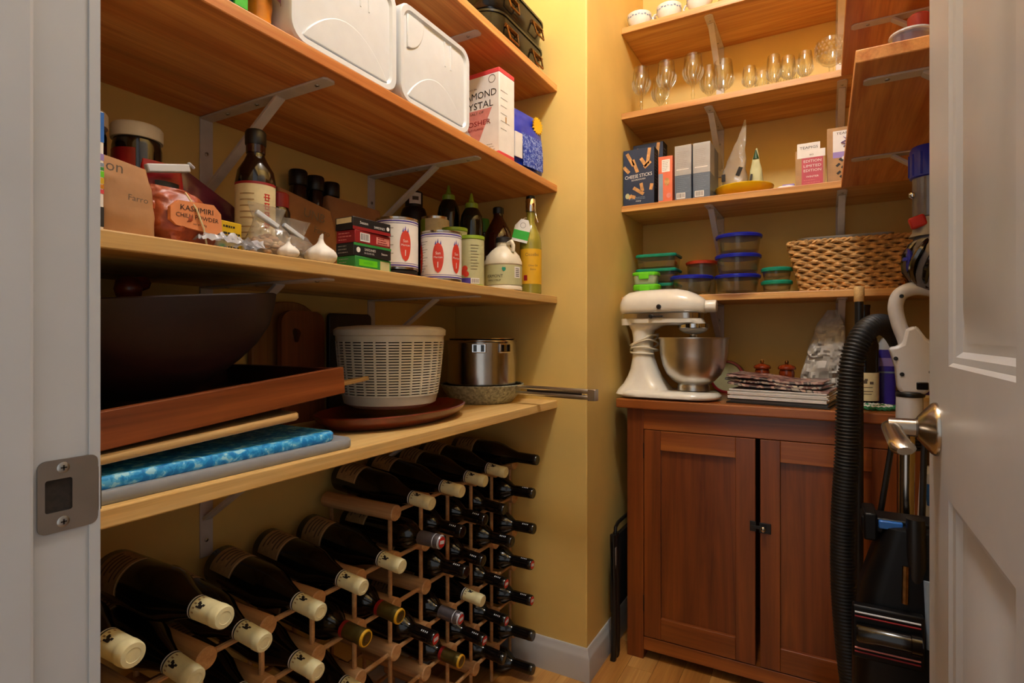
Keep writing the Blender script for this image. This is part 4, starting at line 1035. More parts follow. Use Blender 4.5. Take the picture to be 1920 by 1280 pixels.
# cups on the top shelf
def cup(label, x, y, ang):
    t = thing('tea_cup', label, 'cup', (x, y, Z1), ang, 'white cups on the top back shelf')
    b = MB('china'); b.lathe([(.024, 0), (.026, .002), (.026, .006), (.033, .014), (.041, .032), (.044, .052), (.0425, .053), (.039, .034), (.03, .014), (0, .009)], 36); b.build('cup_body', t)
    b = MB('china_blue')
    for k in range(24):
        a = k * 15; z = .036 + .002 * (k % 2); r_ = .0418 + .0012 * (k % 2); b.patch(r_ + .0006, a, a + 9, z, z + .004, 4)
    b.build('blue_pattern', t)
    MB('china').tube([(.041, 0, .044), (.055, 0, .046), (.062, 0, .036), (.056, 0, .024), (.038, 0, .019)], .0038, 8).build('cup_handle', t)
cup('white cup with blue pattern, leftmost on the top back shelf', -.585, 1.985, R(25))
cup('white cup with blue pattern, middle of the three', -.478, 1.985, R(170))
cup('white cup with blue pattern, rightmost, next to the bracket', -.372, 1.975, R(160))
def tumbler(label, x, y):
    b = MB('glass_clear'); b.lathe([(.024, 0), (.027, .002), (.032, .05), (.033, .085), (.0318, .085), (.0305, .05), (.0255, .006), (0, .005)], 24)
    one('tumbler', label, 'glass', b, (x, y, Z1), group='tumblers on the top back shelf')
tumbler('clear tumbler beside the rightmost white cup', -.285, 1.99)
tumbler('clear tumbler nearer the right end of the top back shelf', -.2, 1.985)
# crystal glasses
def goblet(name, label, x, y, hgt, r_, stem, grp, bowl=.5):
    t = thing(name, label, 'glass', (x, y, Z2), 0, grp)
    b = MB('glass_clear'); zb = hgt * stem
    b.lathe([(r_ * .92, 0), (r_ * .95, .0015), (r_ * .5, .005), (.006, .012), (.0045, zb * .35), (.007, zb * .45), (.0045, zb * .6), (.006, zb * .9), (r_ * .55, zb + .006), (r_ * .92, zb + hgt * .16), (r_, zb + hgt * .26), (r_ * .92, hgt * .82), (r_ * .82, hgt),
             (r_ * .82 - .0011, hgt), (r_ * .92 - .0012, hgt * .82), (r_ - .0014, zb + hgt * .26), (r_ * .9 - .0014, zb + hgt * .165), (r_ * .5, zb + .012), (0, zb + .009)], 28)
    b.build('blown_glass', t)
    g = MB('glass_cut'); n = 16
    for k in range(n):                                            # raised cut facets round the lower bowl
        a = 2 * PI * k / n; ca, sa = math.cos(a), math.sin(a); pts = []
        for q in range(5):
            v = q / 4; z = zb + .008 + hgt * .25 * v; rr_ = r_ * (.6 + .41 * min(1, v * 1.6) ** .7) + .0006
            pts.append((rr_ * math.cos(a + .2 * v), rr_ * math.sin(a + .2 * v), z))
        g.tube(pts, [.0012, .002, .0021, .0017, .0006], 5)
    o = g.build('cut_facets', t); o['kind'] = 'stuff'
GA, GB, GC = 'tall crystal wine goblets', 'small crystal liqueur glasses', 'stemmed glasses in the second line'
goblet('wine_goblet', 'tall crystal goblet, leftmost on the glass shelf', -.578, 1.985, .168, .032, .43, GA)
goblet('wine_goblet', 'tall crystal goblet, second from the left wall', -.488, 1.985, .168, .033, .43, GA)
goblet('wine_goblet', 'tall crystal goblet, third from the left wall', -.396, 1.985, .17, .034, .43, GA)
goblet('wine_goblet', 'medium crystal goblet just right of the bracket', -.298, 1.99, .128, .034, .25, GA)
goblet('wine_goblet', 'crystal goblet standing behind the leftmost tall goblets', -.535, 2.085, .165, .032, .43, GC)
goblet('wine_goblet', 'crystal goblet behind the third tall goblet', -.36, 2.09, .165, .032, .43, GC)
for k, (x, y, hgt, lb_) in enumerate(((-.214, 1.975, .082, 'leftmost of the small ones'), (-.182, 2.04, .086, 'second small one, set back'), (-.142, 1.985, .106, 'third small one'), (-.118, 2.05, .09, 'fourth small one, set back'), (-.1, 1.98, .09, 'fifth small one'), (-.072, 2.06, .105, 'sixth small one, set back'), (-.052, 1.99, .098, 'next to the footed crystal bowl'))):
    goblet('liqueur_glass', 'small crystal glass, ' + lb_, x, y, hgt, .0225, .2, GB)
t = thing('crystal_compote', 'footed cut-crystal bowl at right end of the glass shelf', 'glass', (.02, 2.0, Z2))
b = MB('glass_clear'); b.lathe([(.03, 0), (.031, .002), (.012, .008), (.007, .02), (.008, .04), (.025, .05), (.04, .068), (.045, .09), (.043, .118), (.0415, .118), (.0432, .09), (.038, .07), (.02, .055), (0, .052)], 32); b.build('bowl', t)
g = MB('glass_cut')
for q in range(4):
    for k in range(22):
        a = 2 * PI * (k + .5 * (q % 2)) / 22; z = .072 + .011 * q; rr_ = (.0405, .0445, .0455, .0445)[q]
        g.M = Matrix.Rotation(a, 4, 'Z') @ Matrix.Translation((rr_, 0, z)); g.add([(0, -.005, 0), (0, 0, -.0055), (0, .005, 0), (0, 0, .0055), (.003, 0, 0)], [(0, 1, 4), (1, 2, 4), (2, 3, 4), (3, 0, 4)])
o = g.build('diamond_cuts', t); o['kind'] = 'stuff'

# boxes of the snack shelf
def cheese_box(label, x, y, rz):
    w, d, hgt = .112, .055, .2
    t = thing('cracker_box', label, 'box', (x, y, Z3), rz, 'dark blue cheese stick boxes')
    b = MB('box_navy'); carton(b, w, d, hgt); b.build('carton', t, bevel=.001)
    yy = -d / 2 - .0003; p = MB('white_paper')
    p.text('CHEESE STICKS', .017, 0, .098, yy - .0006, .098, R(3)); p.text('SOURDOUGH', .008, 0, .088, yy - .0006, .05, R(3)); p.text('macy', .009, 0, .012, yy - .0004)
    p.use('cracker')
    for (x_, z_, L, a) in ((-.03, .165, .052, -62), (-.012, .14, .05, -70), (-.044, .13, .03, -50), (.018, .15, .036, -58), (.036, .17, .056, 82), (.032, .14, .03, 40), (0, .05, .045, -35), (.012, .062, .03, -80), (-.03, .032, .016, 30), (.046, .06, .022, 80), (-.018, .03, .014, -20)):
        c_, s_ = math.cos(R(a)), math.sin(R(a)); h_ = .0058
        p.add([(x_ + u * c_ - v * s_, yy - .0003, z_ + u * s_ + v * c_) for u, v in ((-L / 2, -h_), (L / 2, -h_), (L / 2, h_), (-L / 2, h_))], [(0, 1, 2, 3)])
    p.use('pale_green').add([(-.04 + .008 * math.cos(i * PI / 6), yy - .0004, .035 + .01 * math.sin(i * PI / 6)) for i in range(12)], [tuple(range(12))])
    lines(p, -.036, .036, .022, .027, 2, yy, 'box_bluegrey', 5); p.build('front_print', t, smooth=0)
    q = MB('box_black'); q.M = Matrix.Rotation(R(90), 4, 'Z'); q.box(-d / 2, d / 2, -w / 2 - .0003, -w / 2, 0, hgt); lines(q, -.02, .02, .06, .18, 12, -w / 2 - .0004, 'grey_mid', 9, .0007); q.build('side_print', t, smooth=0)
cheese_box('front navy box of cheese sticks at the left end of the snack shelf', -.577, 1.974, 0)
cheese_box('second navy box of cheese sticks standing behind the front one', -.567, 2.062, R(-2))
for o in bpy.data.objects:
    if o.get('label', '').startswith('second navy'): o.location.z = Z3; o.scale = (1, 1, 1.22)
t = thing('snack_box', 'small orange carton between the navy box and silver boxes', 'box', (-.483, 1.985, Z3))
b = MB('box_orange'); carton(b, .049, .07, .16); b.build('carton', t, bevel=.001)
p = MB('white_paper'); yy = -.0353; p.box(-.012, .016, yy, yy + .001, .105, .148); lines(p, -.009, .013, .112, .142, 6, yy - .0003, 'grey_mid', 2); p.use('box_bluegrey').box(-.0235, -.008, yy, yy + .001, .006, .1)
p.use('cracker').add([(.006 + .009 * math.cos(i * PI / 7), yy - .0003, .07 + .014 * math.sin(i * PI / 7)) for i in range(14)], [tuple(range(14))]); p.use('salt_pink').add([(.012 + .008 * math.cos(i * PI / 7), yy - .0003, .022 + .009 * math.sin(i * PI / 7)) for i in range(14)], [tuple(range(14))]); p.build('front_print', t, smooth=0)
def silver_box(label, x):
    t = thing('snack_box', label, 'box', (x, 2.025, Z3), R(-1), 'silver-grey cracker boxes')
    b = MB('box_steelblue'); carton(b, .056, .15, .188); b.use('box_silver').box(-.0282, .0282, -.0753, .0, .085, .1882); b.build('carton', t, bevel=.001)
    p = MB('grey_mid'); yy = -.0756; lines(p, -.02, .022, .115, .165, 9, yy, 'grey_mid', 6, .0006); lines(p, -.02, .022, .028, .08, 9, yy, 'box_bluegrey', 8, .0006); p.use('white_paper').box(-.022, .02, yy, yy + .0005, .104, .1065); barcode(p, -.022, .005, .03, .02, yy, 4); p.build('side_print', t, smooth=0)['kind'] = 'stuff'
silver_box('silver-grey cracker box, left of the two, beside orange carton', -.4215)
silver_box('silver-grey cracker box, right of the two, beside yellow plate', -.360)
# yellow plate with bags on it
t_ = MB('plate_yellow'); t_.lathe([(.058, 0), (.064, .002), (.08, .012), (.09, .026), (.0935, .0345), (.092, .0365), (.088, .034), (.074, .016), (.058, .008), (0, .008)], 48)
one('plate', 'bright yellow plate on the snack shelf', 'plate', t_, (-.238, 2.037, Z3))
t = thing('food_bag', 'tall clear twisted bag standing on the yellow plate', 'plastic bag', (-.268, 2.042, Z3 + .0125), R(-12))
b = MB('film'); bag(b, [(0, .065, .045, 0, 0), (.03, .08, .05, 0, 0), (.09, .075, .03, 0, 0), (.15, .05, .012, .012, 0), (.2, .026, .006, .026, 0), (.255, .006, .003, .034, 0)], seed=31, amp=.008); b.build('film', t)
MB('ink').box(-.035, -.022, -.0285, -.027, .05, .075).build('black_label', t)
p = MB('box_black'); p.obox((.022, -.021, .078), (.014, .001, .03), (0, R(24), 0)); p.build('round_label', t)
t = thing('food_bag', 'pointed pale green bag standing on the yellow plate', 'bag', (-.2, 2.038, Z3 + .011))
b = MB('pale_green'); bag(b, [(0, .05, .04, 0, 0), (.03, .048, .04, 0, 0), (.08, .036, .024, 0, 0), (.12, .022, .01, 0, 0), (.155, .004, .003, .002, 0)], seed=33, amp=.004)
b.build('bag', t)
MB('ink').obox((-.014, -.0215, .05), (.006, .002, .03), (0, R(10), 0)).build('black_mark', t); MB('box_green_dark').lathe([(.011, .118), (.004, .145), (.003, .15)], 10).build('twist_tie', t)
t = thing('small_packet', 'flat white and blue packet lying beside the pink box', 'packet', (-.106, 1.985, Z3))
b = MB('white_paper'); bag(b, [(.0005, .06, .04, 0, 0), (.008, .058, .036, 0, 0), (.014, .04, .02, 0, 0)], seed=35, amp=.003); b.build('packet', t); MB('lilac').box(-.01, .024, -.012, .01, .0125, .0165).build('print', t)
t = thing('card_box', 'kraft box with white and pink limited edition label', 'box', (-.0375, 1.99, Z3))
b = MB('cardboard'); carton(b, .082, .06, .112); b.build('carton', t, bevel=.001)
p = MB('white_paper'); yy = -.0303; p.box(-.036, .041, yy, yy + .0005, .088, .112); p.box(-.036, .027, yy - .0002, yy + .004, .112, .134)
p.use('pink_print').box(-.0235, .035, yy - .0003, yy, .004, .088)
p.use('ink'); p.text('TEAPIGS', .011, -.004, .116, yy - .0005, .05); p.text('BIO', .007, .004, .094, yy - .0005)
p.use('white_paper'); p.text('EDITION', .0115, .006, .073, yy - .0006, .048); p.text('LIMITED', .0115, .006, .058, yy - .0006, .048); p.text('EDITION', .0115, .006, .044, yy - .0006, .048); p.text('WINTER', .008, .006, .026, yy - .0006, .035); lines(p, -.018, .03, .01, .018, 2, yy - .0005, 'salt_pink', 3); p.build('label', t, smooth=0)
t = thing('card_box', 'tall kraft box with purple figure label at the right shelf end', 'box', (.052, 2.02, Z3))
b = MB('cardboard'); carton(b, .088, .07, .176); b.build('carton', t, bevel=.001)
p = MB('white_paper'); yy = -.0353; p.box(-.028, .04, yy, yy + .001, .1, .165); p.use('lilac').box(-.028, .04, yy, yy + .001, .082, .1)
p.use('ink').text('TEAPIGS', .01, .006, .153, yy - .0003, .05); p.use('lilac'); p.tube([(.0, yy - .0005, .115), (.012, yy - .0005, .12), (-.006, yy - .0005, .127), (.01, yy - .0005, .135), (.0, yy - .0005, .145)], [.005, .006, .006, .005, .003], 6, flatten=.2) 
p.use('ink')
for k, (x_, z_) in enumerate(((-.006, .075), (-.014, .06), (.0, .05), (-.012, .036), (-.004, .022))): p.obox((x_, yy, z_), (.012, .001, .007), (0, R(40 * (-1) ** k), 0))
p.use('white_paper').add([(.002 + .006 * math.cos(i * PI / 6), yy - .0006, .08 + .006 * math.sin(i * PI / 6)) for i in range(12)], [tuple(range(12))]); p.build('label', t, smooth=0)

# food containers
def rect_box(name, label, loc, w, d, hgt, lid, body='glass_food', lidh=.011, rz=0, grp=None, tab=False):
    t = thing(name, label, 'food container', loc, rz, grp)
    b = MB(body); z1 = hgt - lidh * .6
    b.loft([rr(w * .82, d * .82, .015, 0), rr(w * .88, d * .88, .018, .004), rr(w * .96, d * .96, .02, z1), rr(w * .94, d * .94, .019, z1), rr(w * .86, d * .86, .017, .007)]); b.build('box', t)
    b = MB(lid); b.loft([rr(w, d, .02, hgt - lidh), rr(w + .002, d + .002, .02, hgt - lidh + .002), rr(w + .002, d + .002, .02, hgt - .003), rr(w - .004, d - .004, .018, hgt), rr(w - .02, d - .02, .014, hgt - .0015)]); b.build('lid', t)
    if tab:
        l_ = MB(lid); l_.box(-w * .2, w * .2, -d / 2 - .004, -d / 2, hgt - lidh - .014, hgt - .004); l_.build('clip_tab', t, bevel=.002)
def round_bowl(label, loc, r_, hgt, lid, grp):
    t = thing('glass_bowl', label, 'food container', loc, 0, grp)
    b = MB('glass_food'); z1 = hgt - .008
    b.lathe([(r_ * .74, 0), (r_ * .8, .003), (r_ * .86, .012), (r_ * .95, z1), (r_ * .92, z1), (r_ * .83, .013), (0, .006)], 40); b.build('bowl', t)
    b = MB(lid); b.lathe([(r_ * .97, hgt - .013), (r_ + .001, hgt - .012), (r_ + .002, hgt - .004), (r_ - .003, hgt), (r_ * .85, hgt - .001), (r_ * .8, hgt - .0025), (0, hgt - .0025)], 40); b.build('lid', t)
GR = 'teal-lidded rectangular containers'
rect_box('food_container', 'teal-lidded glass container, bottom of the left stack', (-.54, 2.085, Z4), .15, .12, .0535, 'green_lid', grp=GR)
rect_box('food_container', 'teal-lidded glass container, middle of the left stack', (-.54, 2.083, Z4 + .054), .15, .12, .0535, 'green_lid', grp=GR)
rect_box('food_container', 'teal-lidded glass container on top of the left stack', (-.54, 2.083, Z4 + .108), .15, .12, .0535, 'green_lid', grp=GR)
GL = 'lime clip-lid boxes'
rect_box('clip_box', 'lime-lidded plastic box, lower of two behind the mixer', (-.553, 1.972, Z4), .092, .065, .0435, 'lime_lid', 'soft_box', .02, 0, GL, True)
rect_box('clip_box', 'lime-lidded plastic box, upper of two in front of teal stack', (-.556, 1.972, Z4 + .044), .09, .065, .0435, 'lime_lid', 'soft_box', .012, 0, GL, True)
round_bowl('round glass bowl with blue lid left of the blue stack', (-.406, 2.013, Z4), .072, .07, 'blue_lid', 'blue-lidded round bowls')
round_bowl('tall round glass bowl with red lid behind the lone blue lid', (-.398, 2.155, Z4), .056, .138, 'red_lid', None)
for k, nm in enumerate(('bottom', 'middle', 'top')):
    round_bowl(f'{nm} one of three stacked glass bowls with blue lids', (-.258 + .002 * k, 2.03, Z4 + .068 * k), .073, .0675, 'blue_lid', 'blue-lidded round bowls')
for k, nm in enumerate(('lower', 'upper')):
    round_bowl(f'{nm} of two small stacked glass bowls with green lids', (-.136, 2.022, Z4 + .0425 * k), .0465, .042, 'green_lid', 'green-lidded small bowls')
# wicker basket: every course is its own woven strand
t = thing('wicker_basket', 'woven wicker basket with handle-less rim on the container shelf', 'basket', (.068, 2.052, Z4))
W0, W1, D0, D1, HB = .255, .335, .15, .19, .155
MB('wicker_dark').loft([rr(W0 - .014, D0 - .014, .02, .002, 4), rr(W1 - .018, D1 - .018, .025, HB - .008, 4), rr(W1 - .03, D1 - .03, .025, HB - .008, 4), rr(W0 - .03, D0 - .03, .02, .008, 4)]).build('lining', t)
NR = 13
def perim(v, cnt):
    w_, d_ = W0 + (W1 - W0) * v, D0 + (D1 - D0) * v
    ring = rr(w_, d_, .022, 0, 5); ring = [Vector(p) for p in ring]; L = [0]
    for i in range(len(ring)): L.append(L[-1] + (ring[(i + 1) % len(ring)] - ring[i]).length)
    out = []
    for k in range(cnt):
        s = L[-1] * k / cnt
        i = max(q for q in range(len(ring)) if L[q] <= s); f = (s - L[i]) / max(1e-9, L[i + 1] - L[i]); p = ring[i].lerp(ring[(i + 1) % len(ring)], f)
        e = (ring[(i + 1) % len(ring)] - ring[i]); nn = Vector((e.y, -e.x, 0)).normalized(); out.append((p, nn))
    return out
NS = 44
for q in range(NR):
    v = (q + .5) / NR; pts = []
    for k, (p, nn) in enumerate(perim(v, NS * 6)):
        ph = PI * k / 6 + (PI if q % 2 else 0)
        pts.append((p.x + nn.x * .0036 * math.sin(ph), p.y + nn.y * .0036 * math.sin(ph), HB * v + .0022 * math.sin(ph + .9)))
    m_ = MB('wicker'); m_.tube(pts, .0066, 6, closed=True); m_.build('woven_course', t)
for v, nm in ((.985, 'rim'), (.02, 'foot_rim')):
    pts, pts2 = [], []
    for k, (p, nn) in enumerate(perim(v, 260)):
        a = k * .72; pts.append((p.x + nn.x * .004 * math.cos(a), p.y + nn.y * .004 * math.cos(a), HB * v + .004 * math.sin(a))); a += PI
        pts2.append((p.x + nn.x * .004 * math.cos(a), p.y + nn.y * .004 * math.cos(a), HB * v + .004 * math.sin(a)))
    m_ = MB('wicker'); m_.tube(pts, .0042, 5, closed=True); m_.tube(pts2, .0042, 5, closed=True); m_.build(nm, t)
tr_ = MB('grey_plastic'); tr_.loft([rr(.24, .1, .03, 0, 5), rr(.25, .11, .03, .004, 5), rr(.262, .12, .03, .014, 5), rr(.256, .115, .03, .014, 5), rr(.23, .09, .03, .006, 5)])
one('plastic_tray', 'grey plastic tray lying on top of the wicker basket', 'tray', tr_, (.055, 2.06, Z4 + HB + .0045))

# right wall shelf: jar and clear-lidded tub
t = thing('spice_jar', 'jar with dark red cap on the lower right shelf', 'jar', (.142, 1.17, Z3))
MB('label_cream').lathe([(.016, 0), (.018, .003), (.018, .045), (.0155, .052)], 24).build('glass', t)
MB('red_cap').lathe([(.0165, .05), (.017, .052), (.017, .078), (.014, .081), (0, .081)], 24).build('cap', t)
t = thing('candy_tub', 'round clear tub of purple sweets in front of red-capped jar', 'tub', (.123, 1.108, Z3))
MB('glass_food').lathe([(.022, 0), (.026, .002), (.029, .022), (.0275, .022), (.025, .005), (0, .004)], 32).build('tub_bowl', t)
MB('clear_lid' if 'clear_lid' in MATS else 'film_pale').lathe([(.0295, .02), (.0305, .022), (.0295, .025), (.02, .027), (0, .028)], 32).build('lid', t)
MB('lilac').lathe([(.021, .0045), (.0245, .008), (.0262, .017), (.012, .0185), (0, .0185)], 24).build('sweets', t)
t = thing('whisk', 'wire kitchen gadget behind the door edge on right shelf', 'utensil', (.187, 1.16, Z3 + .003), R(20))
for k in range(4):
    a = k * PI / 4; MB('black_glossy').tube([(.02 * math.sin(u) * math.cos(a), .02 * math.sin(u) * math.sin(a), .02 + .055 * (1 - math.cos(u)) / 2) for u in [i * 2 * PI / 16 for i in range(16)]], .0015, 5, closed=True).build('wire_loop', t)
MB('black_satin').lathe([(.012, 0), (.014, .004), (.008, .022), (.0, .024)], 16).build('grip', t)

# ============================================================ CABINET
cb = thing('wooden_cabinet', 'low reddish-brown wooden cabinet with two panelled doors', 'cabinet', (0, 0, 0))
CY = 1.80
def cbox(name, m, x0, x1, y0, y1, z0, z1, par=cb, bev=.0015): return MB(m).box(x0, x1, y0, y1, z0, z1).build(name, par, smooth=0, bevel=bev)
cbox('cabinet_top', 'cabinet_wood_x', -.603, .262, 1.775, 2.212, .8235, .854, bev=.004)
cbox('corner_post', 'cabinet_wood', -.572, -.517, CY, CY + .05, 0, .823); cbox('corner_post', 'cabinet_wood', .172, .23, CY, CY + .05, 0, .823)
cbox('corner_post', 'cabinet_wood', -.572, -.53, 2.16, 2.21, 0, .823); cbox('corner_post', 'cabinet_wood', .188, .23, 2.16, 2.21, 0, .823)
cbox('top_rail', 'cabinet_wood_x', -.517, .172, CY + .001, CY + .03, .755, .823); cbox('bottom_rail', 'cabinet_wood_x', -.517, .172, CY + .001, CY + .03, .032, .074)
cbox('side_panel', 'cabinet_wood', -.566, -.552, CY + .05, 2.16, .06, .823); cbox('side_panel', 'cabinet_wood', .21, .224, CY + .05, 2.16, .06, .823)
cbox('back_panel', 'cabinet_wood', -.55, .21, 2.19, 2.2, .06, .823); cbox('cabinet_floor', 'cabinet_wood_x', -.55, .21, CY + .03, 2.19, .06, .074)
for k, (x0, x1) in enumerate(((-.515, -.1785), (-.1655, .1705))):
    d_ = MB('cabinet_wood').box(x0 + .05, x1 - .05, CY + .012, CY + .02, .14, .695).build('door', cb, smooth=0)
    for a, b_ in ((x0, x0 + .054), (x1 - .056, x1)): cbox('door_stile', 'cabinet_wood', a, b_, CY, CY + .022, .077, .753, d_)
    cbox('door_rail', 'cabinet_wood_x', x0 + .054, x1 - .056, CY + .0005, CY + .0215, .69, .753, d_); cbox('door_rail', 'cabinet_wood_x', x0 + .054, x1 - .056, CY + .0005, CY + .0215, .077, .145, d_)
lt = MB('black_satin'); lt.box(-.194, -.176, CY - .004, CY, .478, .508); lt.box(-.168, -.136, CY - .004, CY, .476, .506); lt.box(-.19, -.15, CY - .007, CY - .004, .487, .497)
lo = lt.build('latch', cb, smooth=0, bevel=.001)
kb = MB('nickel'); kb.M = Matrix.Translation((-.156, CY - .007, .492)) @ Matrix.Rotation(R(90), 4, 'X'); kb.lathe([(.004, 0), (.004, .006), (.0075, .01), (.0075, .014), (.004, .017), (0, .0175)], 16); kb.build('knob', lo)
for zz in (.16, .66):
    MB('black_satin').box(-.5175, -.5145, CY - .002, CY + .002, zz, zz + .05).build('hinge', cb, smooth=0)

# folded black step stool between wall and cabinet
t = thing('folding_stool', 'black folded step stool leaning between corner wall and cabinet', 'stool', (-.602, 1.745, 0))
for yy in (0, .028):
    MB('black_satin').loft([rr(.018, .02, .006, z, 3, (.004 if 0 < z < .3 else 0), yy) for z in (0, .02, .2, .38, .41)]).build('leg', t)
for yy in (.25, .278): MB('black_satin').loft([rr(.018, .02, .006, z, 3, 0, yy) for z in (0, .2, .41)]).build('leg', t)
MB('black_rubber').loft([rr(.014, .3, .006, .16, 3, .0, .14), rr(.016, .3, .006, .17, 3, 0, .14), rr(.016, .3, .006, .39, 3, 0, .14), rr(.012, .29, .005, .4, 3, 0, .14)]).build('seat_panel', t)
MB('black_satin').tube([(0, .02, .405), (.001, .022, .428), (0, .05, .436), (0, .25, .436), (0, .275, .428), (0, .277, .405)], .006, 8).build('carry_handle', t)
cl_ = MB('grey_mid'); cl_.box(.008, .0105, -.006, .006, .30, .37); cl_.build('hinge_plate', t, bevel=.001)

# ============================================================ STAND MIXER
t = thing('stand_mixer', 'cream stand mixer with steel bowl on the cabinet', 'mixer', (-.45, 1.868, .854), R(-1))
X0 = .45
b = MB('cream')                                   # foot and pedestal
b.loft([rr(.318, .165, .075, .004, 7, -.0 - .003, 0), rr(.334, .185, .085, .008, 7, -.003, 0), rr(.336, .187, .086, .016, 7, -.003, 0), rr(.31, .165, .075, .026, 7, -.003, 0), rr(.25, .12, .05, .029, 7, -.01, 0)])
ped = [(.012, -.17, -.02, .16), (.028, -.163, .005, .145), (.046, -.148, -.008, .128), (.07, -.137, -.025, .112), (.095, -.128, -.038, .1), (.13, -.120, -.052, .09), (.165, -.117, -.058, .084), (.2, -.118, -.058, .08), (.225, -.125, -.05, .08), (.24, -.135, -.02, .084), (.248, -.14, .03, .086)]
b.loft([rr(x1 - x0, w_, min(.045, (x1 - x0) / 2.2), z, 7, (x0 + x1) / 2, 0) for z, x0, x1, w_ in ped])
b.build('stand', t, smooth=60)
def xring(x, zc, hz_, hy, n=28, flat_b=None, e=2.3):
    out = []
    for i in range(n):
        a = 2 * PI * i / n; c, s = math.cos(a), math.sin(a)
        z = zc + hz_ * math.copysign(abs(s) ** (2 / e), s); y_ = hy * math.copysign(abs(c) ** (2 / e), c)
        if flat_b is not None: z = max(z, flat_b)
        out.append((x, y_, z))
    return out
hd = MB('cream'); fb = .281
hd.loft([xring(x, zc, hz_, hy, flat_b=fb) for x, zc, hz_, hy in ((-.161, .300, .012, .018), (-.158, .303, .026, .036), (-.148, .306, .04, .048), (-.13, .308, .048, .055), (-.09, .31, .051, .059), (-.02, .311, .052, .06), (.03, .311, .051, .06), (.065, .308, .046, .057), (.09, .305, .038, .05), (.107, .302, .03, .042), (.116, .3, .024, .036), (.119, .3, .018, .028))])
hd.build('motor_head', t, smooth=60)
MB('steel').loft([rr(.262, .118, .05, .264, 7, -.022, 0), rr(.264, .12, .052, .2815, 7, -.022, 0)]).build('trim_band', t)
lw = MB('cream'); lw.loft([rr(.20, .085, .035, .242, 7, .02, 0), rr(.25, .112, .05, .25, 7, -.01, 0), rr(.256, .116, .05, .2645, 7, -.02, 0)]); lw.loft([rr(.05, .09, .02, .243, 4, -.13, 0), rr(.062, .1, .025, .2645, 4, -.125, 0)]); lw.build('lower_head', t)
hb = MB('cream'); hb.M = Matrix.Translation((.112, 0, .302)) @ Matrix.Rotation(R(90), 4, 'Y'); hb.lathe([(.02, 0), (.02, .036), (.0185, .039), (.01, .04), (0, .04)], 24); hb.build('attachment_hub', t)
pc = (.079, 0)
MB('chrome').lathe([(.048, .232), (.049, .233), (.049, .246), (.046, .247)], 36, (pc[0], 0, 0)).build('planetary_ring', t)
MB('cream').lathe([(.018, .213), (.035, .219), (.044, .226), (.046, .233)], 32, (pc[0], 0, 0)).build('planetary_cover', t)
MB('steel').lathe([(.007, .19), (.008, .192), (.012, .206), (.012, .215)], 16, (pc[0], 0, 0)).build('beater_shaft', t)
bwl = MB('steel_brushed'); bwl.lathe([(.047, .0295), (.05, .031), (.05, .044), (.047, .05), (.066, .062), (.085, .083), (.097, .11), (.105, .145), (.1085, .195), (.1115, .2), (.111, .202), (.107, .2), (.1035, .145), (.095, .11), (.06, .062), (0, .055)], 64, (pc[0], 0, 0)); bwl.build('mixing_bowl', t, smooth=60)
s_ = MB('black_satin'); s_.M = Matrix.Translation((-.018, -.0603, .302)) @ Matrix.Rotation(R(90), 4, 'X'); s_.lathe([(.0078, -.002), (.0078, .002), (.004, .003), (.004, .001)], 18); s_.build('lock_screw', t)
s_ = MB('black_satin'); s_.M = Matrix.Translation((-.043, -.061, .27)) @ Matrix.Rotation(R(90), 4, 'X'); s_.lathe([(.007, -.003), (.007, .006), (.005, .008), (0, .008)], 16); s_.M = None; s_.box(-.04, -.004, -.0645, -.06, .269, .2725); s_.build('speed_lever', t)
cd = MB('ivory_plastic'); pts = []
for k in range(90):
    a = k / 90 * 4.0 * 2 * PI; q = k / 90
    zc = .2 - .055 * q + (.012 + .012 * math.sin(5 * q)) * math.sin(a + 1.2 + 2 * q); pts.append((-.088 + (.044 + .006 * math.sin(3 * a)) * math.cos(a), (.052 + .005 * math.cos(2 * a)) * math.sin(a), zc))
cd.tube(pts, .0033, 7); cd.build('power_cord', t)
# round tin on edge behind the bowl
t = thing('round_tin', 'round red-rimmed tin standing on edge behind the mixer bowl', 'tin', (-.305, 2.15, .854 + .0595))
m_ = MB('pale_green'); m_.M = Matrix.Rotation(R(90), 4, 'X'); m_.lathe([(.053, -.03), (.055, -.028), (.055, .03), (.05, .031), (0, .031)], 40); m_.build('tin_body', t)
m_ = MB('red_cap'); m_.M = Matrix.Rotation(R(90), 4, 'X'); m_.lathe([(.0555, .015), (.059, .017), (.059, .034), (.052, .036), (.05, .032)], 40, cap0=False, cap1=False); m_.build('red_rim', t)
# pile on the cabinet: binder, loose papers, magazines
RZP = R(-9); PC = (-.112, 1.90)
t = thing('ring_binder', 'black ring binder at the bottom of the paper pile', 'binder', (PC[0], PC[1], .854), RZP)
MB('black_satin').box(-.14, .142, -.095, .1, 0, .004).build('cover', t, smooth=0, bevel=.001); MB('black_satin').box(-.138, .14, -.092, .1, .0115, .0145).build('cover', t, smooth=0, bevel=.001); MB('grey_mid').box(-.13, .136, -.084, .095, .0042, .0113).build('pages', t, smooth=0)
t = thing('paper_stack', 'thick stack of white papers between binder and magazines', 'papers', (PC[0], PC[1], .8688), RZP)
rnd = random.Random(4)
for k in range(7): MB('white_paper').box(-.134 + rnd.uniform(-.004, .004), .138 + rnd.uniform(-.004, .004), -.092 + rnd.uniform(-.004, .004), .095, .0042 * k, .0042 * k + .0036).build('sheaf', t, smooth=0, bevel=.0006)
